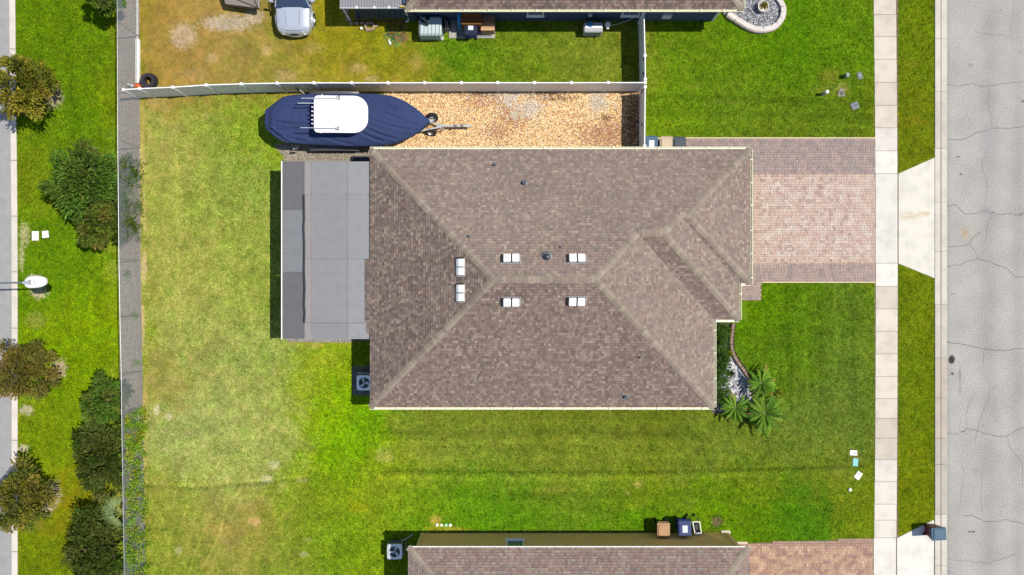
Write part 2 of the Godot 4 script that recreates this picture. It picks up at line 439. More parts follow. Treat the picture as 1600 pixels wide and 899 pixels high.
	scatter_ground("grey_rocks", V([[1118, 8], [1131, 24], [1146, 33], [1162, 43], [1177, 49], [1191, 50.5], [1205, 48], [1217, 39], [1223, 25], [1220, 10], [1215, -5], [1118, -5]]), 3600, 0.02, 0.06, [lit(204, 206, 212), lit(160, 164, 172), lit(120, 124, 132), lit(178, 180, 186), lit(226, 228, 232), lit(96, 100, 110)], 0.125, "grey and white rocks around the round planter")

func thing_struct(called: String) -> Node3D:
	var o := Node3D.new(); o.name = numbered(self, called); add_child(o, true); org[o] = Vector3.ZERO
	o.set_meta("kind", "structure")
	return o

func drive(plan: PackedVector2Array, mean: Callable):
	var w := PackedVector2Array()
	for p in plan:
		var q := px(p.x, p.y); w.append(Vector2(q.x, q.z))
	var b := B.new(); b.prism(w, -0.06, 0.020, 0.0, lit(150, 124, 108))
	var o := struct("driveway", b, M.matte)
	b = B.new(); pavers(b, w, 0.045, mean)
	part("paver", b, M.paver, o, true)

func blob(c: Vector2, rx: float, rz: float, n: int) -> PackedVector2Array:
	var o := PackedVector2Array()
	for i in n: o.append(c + Vector2(cos(TAU * i / n) * rx, sin(TAU * i / n) * rz) * rng.randf_range(0.8, 1.1))
	return o

func scatter_ground(called: String, area: PackedVector2Array, count: int, r0: float, r1: float, cols: Array, y: float, label: String):
	var b := B.new()                                       # a faceted pebble
	var ring := []
	for k in 5: ring.append(Vector3(cos(TAU * k / 5) * rng.randf_range(.8, 1.1), rng.randf_range(.1, .3), sin(TAU * k / 5) * rng.randf_range(.7, 1.1)))
	for k in 5:
		b.tri(ring[k], ring[(k + 1) % 5], Vector3(.1, .7, -.05), ring[k] + ring[(k + 1) % 5] + Vector3.UP, Color.WHITE)
		b.quad(ring[k], ring[(k + 1) % 5], ring[(k + 1) % 5] * Vector3(.8, 0, .8) - Vector3(0, .3, 0), ring[k] * Vector3(.8, 0, .8) - Vector3(0, .3, 0), ring[k] + ring[(k + 1) % 5], Color.WHITE)
	var lo := Vector2(1e9, 1e9); var hi := -lo
	for p in area: lo = lo.min(p); hi = hi.max(p)
	var xs := []; var cc := []
	var golden := cols.is_empty()
	if golden: cols = [lit(250, 224, 172), lit(244, 210, 148), lit(230, 188, 128), lit(252, 236, 204), lit(250, 228, 186), lit(206, 156, 108), lit(188, 138, 100)]
	var red := [lit(206, 140, 106), lit(190, 124, 96), lit(224, 178, 140), lit(170, 104, 80), lit(232, 196, 160)]
	var white := [lit(244, 240, 228), lit(252, 250, 244), lit(230, 214, 190), lit(216, 206, 196)]
	var dark := [lit(150, 96, 64), lit(120, 84, 60), lit(96, 76, 60), lit(186, 140, 96)]
	var tries := 0
	while xs.size() < count and tries < count * 6:
		tries += 1
		var p := Vector2(rng.randf_range(lo.x, hi.x), rng.randf_range(lo.y, hi.y))
		if not Geometry2D.is_point_in_polygon(p, area): continue
		var c := pick(cols)
		if golden:
			c = Color(c.r * 1.36, c.g * 1.38, c.b * 1.36)
			var n := nz.get_noise_2d(p.x * 14.0, p.y * 14.0 + 300.0)
			var rw := maxf(maxf(gauss(p, 800, 180, 22, 22), gauss(p, 780, 205, 20, 16) * .9), maxf(gauss(p, 950, 210, 40, 22), gauss(p, 760, 158, 40, 12) * .7)) + n * 0.5
			var ww := maxf(maxf(gauss(p, 796, 156, 14, 14), gauss(p, 805, 178, 10, 10)), maxf(gauss(p, 935, 158, 12, 13) * 1.4, maxf(gauss(p, 828, 170, 18, 14), gauss(p, 800, 150, 60, 9) * .4)))
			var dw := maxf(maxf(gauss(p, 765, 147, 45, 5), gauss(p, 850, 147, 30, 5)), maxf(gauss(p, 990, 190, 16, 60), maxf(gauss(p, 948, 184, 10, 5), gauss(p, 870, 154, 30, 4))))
			if rng.randf() < clampf(ww * 1.2 + n * .5, 0.0, .92): c = pick(white)
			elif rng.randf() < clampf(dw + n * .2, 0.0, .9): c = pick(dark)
			elif rng.randf() < clampf(rw, 0.0, 0.85): c = pick(red)
		var w := px(p.x, p.y)
		var r := rng.randf_range(r0, r1)
		xs.append(Transform3D(Basis(Vector3.UP, rng.randf() * TAU).scaled(Vector3(r, r * rng.randf_range(.6, 1.2), r)), Vector3(w.x, y, w.z)))
		cc.append(vary(c, 0.14))
	var o := scatter(called, b.mesh(), M.plain, xs, cc)
	o.set_meta("label", label); o.set_meta("category", "gravel" if called != "leaf_litter" else "leaf litter")

func gauss(p: Vector2, x: float, y: float, rx: float, ry: float) -> float:
	return exp(-pow((p.x - x) / rx, 2) - pow((p.y - y) / ry, 2))

func street_texture(x0: float, y0: float, w: float, h: float) -> ImageTexture:
	var W := 640; var HH := 2040
	var f := FastNoiseLite.new(); f.seed = 31; f.frequency = 0.22; f.fractal_octaves = 3
	var a := f.get_image(W, HH).get_data()
	f.frequency = 0.008; f.fractal_octaves = 4; f.seed = 32
	var b := f.get_image(W, HH).get_data()
	var base := lit(187, 185, 180).linear_to_srgb()
	var d := PackedByteArray(); d.resize(W * HH * 3)
	for j in HH:
		for i in W:
			var k := 1.0 + 0.40 * (a[j * W + i] / 255.0 - 0.5) + 0.10 * (b[j * W + i] / 255.0 - 0.5)
			var X := x0 + i * w / W
			k *= 1.0 - 0.06 * exp(-pow((X - 1545.0) / 14.0, 2)) - 0.05 * exp(-pow((X - 1482.0) / 3.0, 2)) - 0.05 * exp(-pow((X - 1590.0) / 10.0, 2))
			var o := (j * W + i) * 3
			d[o] = int(clampf(base.r * k, 0, 1) * 255); d[o + 1] = int(clampf(base.g * k, 0, 1) * 255); d[o + 2] = int(clampf(base.b * k, 0, 1) * 255)
	var im := Image.create_from_data(W, HH, false, Image.FORMAT_RGB8, d)
	# cracks: photo points, strength
	var cracks := [[[[1480, 132], [1500, 135], [1512, 132], [1526, 132], [1536, 136], [1552, 134], [1568, 131], [1600, 128]], .4], [[[1480, 219], [1500, 219], [1516, 213], [1524, 208], [1546, 202], [1560, 200], [1575, 201], [1600, 197]], .5], [[[1547, 140], [1543, 160], [1549, 180], [1550, 200]], .22], [[[1523, 49], [1540, 53], [1560, 54], [1580, 58]], .25],
		[[[1480, 322], [1494, 320], [1508, 335], [1520, 335], [1540, 330], [1560, 335], [1578, 334], [1592, 336], [1610, 332]], .45], [[[1482, 386], [1500, 385], [1516, 381], [1520, 372], [1535, 362]], .45], [[[1516, 381], [1522, 390], [1530, 404]], .3], [[[1480, 417], [1500, 414], [1520, 407], [1530, 405], [1545, 408], [1560, 415], [1575, 420], [1586, 432], [1610, 434]], .5],
		[[[1480, 534], [1502, 538], [1522, 542], [1545, 546], [1570, 548], [1600, 545]], .6], [[[1502, 675], [1512, 670], [1524, 672], [1540, 678], [1556, 682], [1572, 682], [1584, 675], [1600, 668]], .5], [[[1512, 670], [1510, 650], [1514, 630], [1524, 615]], .25], [[[1538, 546], [1537, 560], [1535, 576]], .25], [[[1480, 677], [1496, 679], [1510, 674]], .4], [[[1574, 682], [1578, 700], [1590, 714], [1598, 724], [1598, 760]], .35],
		[[[1506, 806], [1520, 805], [1530, 810], [1536, 815], [1556, 816], [1572, 812], [1590, 816], [1610, 822]], .5], [[[1530, 878], [1540, 881], [1552, 877], [1570, 872], [1588, 866]], .4], [[[1480, 873], [1500, 876], [1530, 880]], .25], [[[1500, 720], [1508, 740], [1502, 770], [1500, 790]], .2], [[[1535, 740], [1533, 780], [1535, 800]], .2], [[[1552, 330], [1544, 350], [1540, 380]], .25], [[[1560, 600], [1548, 610], [1538, 640], [1530, 660], [1524, 690]], .25], [[[1545, 225], [1534, 258], [1543, 290], [1538, 330]], .16], [[[1585, 0], [1580, 40], [1582, 70]], .14]]
	var r2 := RandomNumberGenerator.new(); r2.seed = 9
	for c in cracks:
		var line = c[0]
		for k in line.size() - 1:
			var p := Vector2(line[k][0], line[k][1]); var q := Vector2(line[k + 1][0], line[k + 1][1])
			var n := int(p.distance_to(q) * 3.0) + 1
			var off := 0.0
			for t in n:
				off = clampf(off + r2.randf_range(-0.35, 0.35), -1.2, 1.2)
				var s := p.lerp(q, float(t) / n) + Vector2(0.3, 1) * off * sin(PI * t / n)
				var I := int((s.x - x0) / w * W); var J := int((s.y - y0) / h * HH)
				for u in [-1, 0, 1]:
					for v in [-1, 0, 1]:
						if I + u < 0 or I + u >= W or J + v < 0 or J + v >= HH: continue
						var g: float = c[1] * (0.62 if u == 0 and v == 0 else 0.2) * r2.randf_range(.5, 1.2)
						var o := im.get_pixel(I + u, J + v)
						im.set_pixel(I + u, J + v, Color(o.r * (1 - g * .42), o.g * (1 - g * .42), o.b * (1 - g * .38)))
	# stains and patches: x, y, half sizes, colour, cover
	for s in [[1487, 562, 5, 7, 72, 62, 60, 1.0], [1488, 584, 2.4, 2.4, 100, 92, 90, .9], [1500, 585, 3, 14, 130, 128, 130, .5], [1500, 608, 2.5, 12, 140, 138, 140, .45], [1508, 364, 9, 12, 200, 178, 140, .5], [1508, 363, 3, 3, 186, 150, 100, .7], [1501, 272, 2.2, 1.4, 80, 80, 90, .9], [1497, 245, 4, 1.4, 90, 90, 96, .7], [1516, 102, 6, 4, 150, 148, 150, .6], [1548, 215, 10, 40, 176, 176, 184, .5], [1540, 330, 12, 8, 150, 150, 160, .4], [1595, 335, 4, 3, 120, 120, 128, .6], [1515, 831, 2.4, 1.2, 90, 90, 90, .9], [1521, 831, 2.6, 1.4, 80, 80, 80, .9], [1598, 158, 3, 2, 90, 90, 94, .8], [1525, 735, 8, 5, 166, 160, 158, .5], [1482, 894, 5, 4, 160, 160, 168, .6], [1592, 860, 6, 14, 172, 170, 176, .5], [1562, 745, 5, 14, 180, 180, 182, .5], [1580, 638, 5, 3, 170, 168, 168, .5], [1488, 459, 6, 1.2, 120, 116, 112, .6], [1556, 657, 4, 3, 166, 164, 164, .5], [1502, 745, 1.3, 1.3, 110, 108, 108, .7], [1536, 666, 1.2, 1.2, 100, 98, 98, .7]]:
		var tone := lit(s[4], s[5], s[6]).linear_to_srgb()
		for J in range(int((s[1] - s[3] * 1.6 - y0) / h * HH), int((s[1] + s[3] * 1.6 - y0) / h * HH)):
			for I in range(int((s[0] - s[2] * 1.6 - x0) / w * W), int((s[0] + s[2] * 1.6 - x0) / w * W)):
				if I < 0 or J < 0 or I >= W or J >= HH: continue
				var X := x0 + I * w / W; var Y := y0 + J * h / HH
				var dd := sqrt(pow((X - s[0]) / s[2], 2) + pow((Y - s[1]) / s[3], 2)) + nz.get_noise_2d(X * 60.0, Y * 60.0) * 0.5
				var al: float = s[7] * smoothstep(1.1, 0.75 if s[7] > .85 else 0.3, dd)
				if al > 0.0: im.set_pixel(I, J, im.get_pixel(I, J).lerp(tone, al))
	im.generate_mipmaps()
	return ImageTexture.create_from_image(im)

# ---------------------------------------------------------------- houses
func e3(x: float, y: float, h: float) -> Vector3:         # plan point given at eave level, lifted to h
	var p := px(x, y, EAVE)
	return Vector3(p.x, h, p.z)

func shingle_cols() -> Array:
	return [lit(174, 155, 144), lit(169, 150, 140), lit(167, 154, 145), lit(177, 160, 148), lit(161, 145, 136), lit(169, 147, 138), lit(188, 171, 157), lit(161, 149, 142)]
func cap_cols() -> Array:
	return [lit(176, 163, 147), lit(166, 154, 140), lit(186, 173, 156), lit(172, 158, 143)]

func make_houses():
	var cols := shingle_cols(); var caps := cap_cols()
	var cream := Color(0.76, 0.75, 0.56)
	# ---- the house in the middle
	var o := thing("house", "single-storey house in the middle with brown hipped shingle roof and white roof vents", "house", px(850, 440))
	var R := 3.3
	var pN := R / 205.0; var pE := R / 196.0
	var Rb := pN * 135.8; var xb := 1116.0 - Rb / pE
	var Rc := pN * 108.0; var xc := 1155.5 - Rc / (Rb / 131.1)
	var h := EAVE
	var NW := e3(578, 233, h); var NE := e3(1173, 233, h); var SW := e3(578, 637, h); var SE := e3(1116, 637, h)
	var W := e3(774, 438, h + R); var E := e3(920, 438, h + R)
	var B0 := e3(xb, 368.8, h + Rb); var B1 := e3(1024.4, 368.8, h + Rb)
	var C0 := e3(xc, 341, h + Rc); var C1 := e3(1062.4, 341, h + Rc)
	var SB := e3(1155.5, 500, h); var VB := e3(1116, 500, h); var SC := e3(1173, 443, h); var VC := e3(1155.5, 443, h)
	var deck := B.new(); var sh := B.new(); var shw := B.new(); var shs := B.new()
	var warm := cols; var dark := [lit(164, 144, 134), lit(156, 137, 128), lit(160, 145, 136), lit(174, 156, 144), lit(146, 129, 121), lit(154, 132, 123), lit(180, 163, 150), lit(144, 130, 122)]  # darker copy puts the shade of slopes turned from the sun into colour
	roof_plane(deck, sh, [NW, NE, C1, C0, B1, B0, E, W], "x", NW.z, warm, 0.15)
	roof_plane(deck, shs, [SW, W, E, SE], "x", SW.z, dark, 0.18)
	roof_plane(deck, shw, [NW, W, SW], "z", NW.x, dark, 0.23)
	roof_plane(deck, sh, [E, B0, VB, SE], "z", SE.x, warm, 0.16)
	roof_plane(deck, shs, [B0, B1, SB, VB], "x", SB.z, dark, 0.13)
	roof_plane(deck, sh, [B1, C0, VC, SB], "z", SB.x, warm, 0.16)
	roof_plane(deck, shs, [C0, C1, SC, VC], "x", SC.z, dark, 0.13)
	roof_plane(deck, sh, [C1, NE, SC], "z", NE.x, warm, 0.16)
	# the eave runs further out over the patio
	var x0 := e3(569, 405, h); var x1 := e3(578, 521, h)
	var sl := R / 196.0 / (px(1, 0, h).x - px(0, 0, h).x)
	var lowy := h - sl * (x1.x - x0.x)
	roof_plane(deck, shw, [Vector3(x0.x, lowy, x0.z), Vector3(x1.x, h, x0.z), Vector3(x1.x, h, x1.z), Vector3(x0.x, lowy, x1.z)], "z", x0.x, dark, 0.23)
	var fas := B.new()
	var outline := [NW, NE, SC, VC, SB, VB, SE, SW]
	for i in outline.size():
		var a: Vector3 = outline[i]; var e: Vector3 = outline[(i + 1) % outline.size()]
		var d := (e - a).normalized(); var out := d.cross(Vector3.DOWN)
		if absf(d.dot(Vector3.RIGHT)) > .5 or i != 7: fas.box((a + e) * .5 + Vector3(0, -.13, 0) - out * 0.011, Vector3(a.distance_to(e) - .03, .16, .02), cream, Basis(d, Vector3.UP, d.cross(Vector3.UP)))
	var roof := part("roof", deck, M.matte, o)
	part("fascia", fas, M.gutter, roof)
	part("shingle", sh, M.shingle, roof, true); part("shingle", shs, M.shingle, roof, true); part("shingle", shw, M.shingle, roof, true)
	var hips := [[NW, W], [SW, W], [W, E], [SE, E], [E, B0], [B0, B1], [B1, C0], [B1, SB], [C0, C1], [C1, NE], [SC, C1]]
	for q in hips:
		var b := B.new()
		var a: Vector3 = q[0]; var e: Vector3 = q[1]
		if a.y > e.y: a = q[1]; e = q[0]
		hip_caps(b, a, e, 0.47 if absf(a.y - e.y) < 0.05 else 0.34, caps)
		part("ridge_cap", b, M.shingle, roof, true)
	var gs := [[NW, NE, Vector3(0, 0, -1)], [NE, SC, Vector3(1, 0, 0)], [SC, VC, Vector3(0, 0, 1)], [VC, SB, Vector3(1, 0, 0)], [SB, VB, Vector3(0, 0, 1)], [VB, SE, Vector3(1, 0, 0)], [SE, SW, Vector3(0, 0, 1)]]
	for g in gs: gutter(o, g[0], g[1], g[2], cream, M.gutter)
	var wall := B.new()
	wall.prism(PackedVector2Array([v2(NW, .5, .45), v2(NE, -.5, .45), v2(SC, -.5, -.45), v2(VC, -.5, -.45), v2(SB, -.5, -.45), v2(VB, -.5, -.45), v2(SE, -.5, -.45), v2(SW, .5, -.45)]), -0.05, h - 0.13, 0.0, Color(.52, .50, .40))
	var wl := part("wall", wall, M.wall, o)
	var gd := B.new()
	for i in 4:
		for k in 6: gd.box(Vector3(NE.x - .485, .3 + i * .54, lerpf(NE.z + 1.1, SC.z - 1.1, (k + .5) / 6.0)), Vector3(.05, .5, (SC.z - NE.z - 2.2) / 6.0 - .05), Color(.8, .8, .78), Basis(), .02)
	part("garage_door", gd, M.vinyl, o)
	var fd := B.new(); fd.box(Vector3(SB.x - .48, 1.1, (SC.z + SB.z) * .5), Vector3(.06, 2.1, .95), Color(.12, .05, .03), Basis(), .02); part("door", fd, M.plastic, o)
	for z in [SB.z + 1.2, SE.z - 1.6]:
		var wf := B.new(); wf.box(Vector3(SE.x - .48, 1.5, z), Vector3(.06, 1.4, 1.3), Color(.8, .8, .78), Basis(), .01)
		var wn := part("window", wf, M.vinyl, o)
		var wp := B.new(); wp.box(Vector3(SE.x - .44, 1.5, z), Vector3(.02, 1.2, 1.1), Color.WHITE); part("pane", wp, M.glass, wn)
	# what stands on the roof
	var surf := func(x: float, z: float) -> float:
		var k := px(1, 0, h).x - px(0, 0, h).x
		var n: float = (z - NW.z) / k * pN; var s: float = (SW.z - z) / k * R / 199.0; var w: float = (x - NW.x) / k * R / 196.0; var e: float = (SE.x - x) / k * pE
		return h + minf(minf(n, s), minf(w, e))
	for q in [[799, 405, 0], [902, 405, 0], [799, 471, 1], [901.5, 470, 1], [720, 417.5, 2], [720, 458, 2]]:
		roof_vent(o, surf, q[0], q[1], q[2])
	for q in [[773, 258, .05, .22], [819.5, 286, .08, .26], [732, 369.5, .035, .16], [876, 386.5, .03, .12], [855, 401.5, .12, .16], [1000, 558.5, .03, .12], [978, 620, .07, .22]]:
		vent_pipe(o, surf, q)
	# ---- the house along the top edge
	h = EAVE
	o = thing("house", "house along the top edge with navy walls and brown shingle roof", "house", px(900, -60))
	simple_roof(o, px(635, 14.6, h), px(1161, 14.6, h), -1.0, 6.2, h, [lit(150, 130, 122), lit(136, 118, 114), lit(160, 146, 136), lit(128, 114, 108), lit(166, 140, 130)], cols, caps)
	gutter(o, px(633, 14.6, h), px(1161, 14.6, h), Vector3(0, 0, 1), cream, M.gutter)
	var nwc := px(1161, 14.6, h)
	gutter(o, Vector3(nwc.x, h, nwc.z - 9.0), nwc, Vector3(1, 0, 0), cream, M.gutter)
	var wz := px(0, 32).z
	var xl := px(640, 0).x; var xr := px(1113, 0).x
	wall = B.new(); wall.box(Vector3((xl + xr) * .5, 1.33, wz - 4.5), Vector3(xr - xl, 2.68, 9.0), Color(.055, .085, .15))
	wl = part("wall", wall, M.wall, o)
	wall = B.new(); wall.box(Vector3(xr + 0.5, 1.33, wz - 5.0), Vector3(1.0, 2.68, 9.0), Color(.055, .085, .15)); part("wall", wall, M.wall, o)
	var tr := B.new()
	tr.box(Vector3(xr + .01, 1.33, wz + .02), Vector3(.12, 2.66, .06), Color(.75, .75, .74)); part("corner_trim", tr, M.vinyl, o); tr = B.new(); tr.box(Vector3(xr + 0.05, 1.33, wz - .23), Vector3(.06, 2.66, .4), Color(.75, .75, .74))
	part("corner_trim", tr, M.vinyl, o); tr = B.new()
	tr.box(Vector3(xr + .55, .10, wz - .47), Vector3(.96, .2, .06), Color(.75, .75, .74))
	part("base_board", tr, M.vinyl, o)
	for q in [[823.5, 849.5], [971, 999]]:
		var cx: float = ((q[0] + q[1]) * .5 - 800) / S / 1.022; var w: float = (q[1] - q[0]) / S / 1.022
		window_on(o, Vector3(cx, 1.52, wz), w, 1.2, 1.0)
	var ds := B.new(); ds.tube([Vector3(px(645, 0).x * .98, 2.62, wz + .4), Vector3(px(649, 0).x * .985, 2.2, wz + .06), Vector3(px(651, 0).x * .99, .2, wz + .06)], .05, .05, 6, Color(.03, .035, .06)); part("downspout", ds, M.plastic, o)
	for q in [[921, 1.1, .2, .25], [1041, .9, .5, .55]]:
		var bx := B.new(); bx.box(Vector3((q[0] - 800) / S * .985, q[1], wz + .07), Vector3(q[2], q[3], .13), Color(.45, .5, .55), Basis(), .01); part("utility_box", bx, M.plastic, o)
	# ---- the house along the bottom edge
	h = 3.2
	o = thing("house", "house along the bottom edge with tan walls and brown shingle roof", "house", px(900, 960))
	simple_roof(o, px(637.5, 855.4, h), px(1171.5, 855.4, h), 1.0, 6.4, h, [lit(174, 152, 144), lit(166, 142, 136), lit(170, 158, 151), lit(180, 164, 153), lit(156, 138, 132), lit(174, 148, 140)], cols, caps)
	var de := B.new(); var da := px(637.5, 855.4, h); var dbb := px(1171.5, 855.4, h)
	de.box((da + dbb) * .5 + Vector3(0, -.03, -.02), Vector3(dbb.x - da.x, .07, .045), Color(.8, .8, .8)); de.box((da + dbb) * .5 + Vector3(0, -.13, .03), Vector3(dbb.x - da.x - .02, .14, .03), Color(.72, .72, .7))
	part("drip_edge", de, M.vinyl, o)
	wz = px(0, 833.2).z
	xl = px(658, 0).x; xr = px(1138, 0).x
	wall = B.new(); wall.box(Vector3((xl + xr) * .5, 1.5, wz + 5.0), Vector3(xr - xl, 3.1, 10.0), Color(.80, .52, .18))
	part("wall", wall, M.wall, o)
	tr = B.new(); tr.box(Vector3(xl + .09, 1.5, wz - .012), Vector3(.2, 3.06, .05), Color(.70, .50, .20)); part("corner_trim", tr, M.wall, o); tr = B.new(); tr.box(Vector3(xr - .09, 1.5, wz - .012), Vector3(.2, 3.06, .05), Color(.70, .50, .20)); part("corner_trim", tr, M.wall, o)
	window_on(o, Vector3((805 - 800) / S / 1.05, 2.05, wz), .95, 1.25, -1.0)
	var fl := B.new(); fl.prism(rect(1127, 829, 1141, 834.5), -.02, .06, .01, lit(240, 230, 214)); part("splash_block", fl, M.concrete, o)
	fl = B.new(); fl.prism(rect(1138, 846.5, 1168, 850), -.02, .06, .01, lit(236, 220, 190)); part("threshold", fl, M.concrete, o)

func v2(p: Vector3, dx: float, dz: float) -> Vector2: return Vector2(p.x + dx, p.z + dz)

func window_on(o: Node3D, at: Vector3, w: float, hh: float, side: float):
	var f := B.new()
	for s in [-1.0, 1.0]:
		f.box(at + Vector3(s * (w * .5 - .035), 0, side * .04), Vector3(.07, hh, .08), Color(.78, .78, .78), Basis(), .01)
		f.box(at + Vector3(0, s * (hh * .5 - .035), side * .04), Vector3(w - .14, .07, .08), Color(.78, .78, .78), Basis(), .01)
	f.box(at + Vector3(0, -hh * .5 - .03, side * .07), Vector3(w + .1, .05, .14), Color(.78, .78, .78), Basis(), .01)
	var n := part("window", f, M.vinyl, o)
	var p := B.new(); p.box(at + Vector3(0, 0, side * .015), Vector3(w - .14, hh - .14, .02), Color.WHITE); part("pane", p, M.glass, n)

# a long hipped roof whose eave a-b faces the picture's middle; dir: +1 the roof rises towards +z
func simple_roof(o: Node3D, a: Vector3, b: Vector3, dir: float, half: float, h: float, cols: Array, cols2: Array, caps: Array):
	var rise := half * 0.42
	var c := Vector3(a.x, h, a.z + dir * half * 2.0); var d := Vector3(b.x, h, b.z + dir * half * 2.0)
	var r0 := Vector3(a.x + half, h + rise, a.z + dir * half); var r1 := Vector3(b.x - half, h + rise, b.z + dir * half)
	var deck := B.new(); var sh := B.new(); var sh2 := B.new()
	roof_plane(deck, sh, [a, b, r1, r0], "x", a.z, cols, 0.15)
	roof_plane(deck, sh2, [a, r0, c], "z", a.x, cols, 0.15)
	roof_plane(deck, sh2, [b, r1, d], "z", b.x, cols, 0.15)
	var flat := B.new(); flat.quad(c, d, r1, r0, Vector3.UP, cols2[0])
	var roof := part("roof", deck, M.matte, o)
	part("shingle", sh, M.shingle, roof, true); part("shingle", sh2, M.shingle, roof, true); part("far_slope", flat, M.shingle, roof)
	for q in [[a, r0], [b, r1], [c, r0], [d, r1], [r0, r1]]:
		var k := B.new(); hip_caps(k, q[0], q[1], 0.3, caps); part("ridge_cap", k, M.shingle, roof, true)

func roof_vent(o: Node3D, surf: Callable, X: float, Y: float, face: int):
	var p := px(X, Y, 5.0)
	for i in 4: p = px(X, Y, surf.call(p.x, p.z) + 0.12)
	var y: float = surf.call(p.x, p.z)
	var sl := 0.49
	# tilt with the roof: 0 faces north, 1 faces south, 2 faces west
	var bas := Basis(Vector3.RIGHT, -atan(sl)) if face == 0 else (Basis(Vector3.RIGHT, atan(sl)) if face == 1 else Basis(Vector3.BACK, atan(sl)))
	var along := Vector3.RIGHT if face < 2 else Vector3.BACK
	var c := Vector3(p.x, y, p.z)
	var f := B.new()
	f.box(c + bas * Vector3(0, .015, 0), Vector3(.94, .02, .48) if face < 2 else Vector3(.48, .02, .94), Color(.30, .30, .31), bas)
	f.box(c + bas * (along * -.03 + Vector3(0, .075, 0)), Vector3(.90, .11, .40) if face < 2 else Vector3(.40, .11, .90), Color(.025, .025, .03), bas, .01)  # dark core paints the openings and the shade beside the hoods
	var v := part("roof_vent", f, M.plastic, o)
	for s in [-1.0, 1.0]:
		var k := B.new()
		var ctr: Vector3 = c + bas * (along * s * .212)
		if face < 2: k.box(ctr + bas * Vector3(0, .135, 0), Vector3(.36, .13, .42), Color(.8, .8, .82), bas, .025)
		else:
			var q := [bas * Vector3(-.21, .03, 0), bas * Vector3(-.21, .12, 0), bas * Vector3(-.03, .20, 0), bas * Vector3(.21, .20, 0), bas * Vector3(.21, .03, 0)]
			for i in 5:
				var a: Vector3 = q[i]; var e: Vector3 = q[(i + 1) % 5]
				var z := Vector3(0, 0, .19)
				k.quad(ctr + a - z, ctr + e - z, ctr + e + z, ctr + a + z, (a + e) * .5 - bas * Vector3(0, .1, 0), Color(.8, .8, .82))
			for s2 in [-1.0, 1.0]:
				for i in [1, 2, 3]: k.tri(ctr + q[0] + Vector3(0, 0, .19 * s2), ctr + q[i] + Vector3(0, 0, .19 * s2), ctr + q[i + 1] + Vector3(0, 0, .19 * s2), Vector3(0, 0, s2), Color(.8, .8, .82))
		part("vent_hood", k, M.vinyl, v)

func vent_pipe(o: Node3D, surf: Callable, q: Array):
	var p := px(q[0], q[1], 5.0)
	for i in 4: p = px(q[0], q[1], surf.call(p.x, p.z) + q[3] * .5)
	var y: float = surf.call(p.x, p.z)
	var b := B.new()
	var r: float = q[2]
	b.lathe(Vector3(p.x, y, p.z), [[r * 2.4, .0], [r * 2.2, .035], [r * 1.1, .06], [r, .08], [r, q[3]], [r * .72, q[3]], [r * .7, q[3] - .08], [0, q[3] - .08]], 12, Color(.10, .11, .13))
	var n := part("vent_pipe", b, M.plastic, o)
	if r > .1:
		b = B.new(); b.lathe(Vector3(p.x, y + q[3], p.z), [[r * 1.3, -.03], [r * 1.3, .02], [r * .7, .07], [0, .08]], 12, Color(.07, .08, .09)); part("vent_cap", b, M.metal, n)

# ---------------------------------------------------------------- patio roof
func ribbed(b: B, X0: float, Y0: float, X1: float, Y1: float, h0: float, h1: float, col: Color, wavy := 0.0):
	var a := px(X0, Y0, h0); var e := px(X1, Y1, h1)
	var n := int(absf(e.z - a.z) / 0.11)
	var st := (e.z - a.z) / n
	var prof := [[0.0, 0.0], [0.12, .017], [0.34, .017], [0.46, 0.0], [1.0, 0.0]]
	for i in n:
		for k in 4:
			var z0: float = a.z + st * (i + prof[k][0]); var z1: float = a.z + st * (i + prof[k + 1][0])
			var l0 := wavy * (0.5 + 0.5 * sin(z0 * 0.9 + 0.6)) ; var l1 := wavy * (0.5 + 0.5 * sin(z1 * 0.9 + 0.6))
			var y0: float = prof[k][1]; var y1: float = prof[k + 1][1]
			var mid := Vector3(lerpf(a.x, e.x, .14), lerpf(h0, h1, .14), 0)
			var A := Vector3(a.x, h0 + y0 + l0, z0); var A2 := Vector3(a.x, h0 + y1 + l1, z1)
			var Mm := Vector3(mid.x, mid.y + y0, z0); var M2 := Vector3(mid.x, mid.y + y1, z1)
			var E0 := Vector3(e.x, h1 + y0, z0); var E1 := Vector3(e.x, h1 + y1, z1)
			b.quad(A, A2, M2, Mm, Vector3.UP, col); b.quad(Mm, M2, E1, E0, Vector3.UP, col)

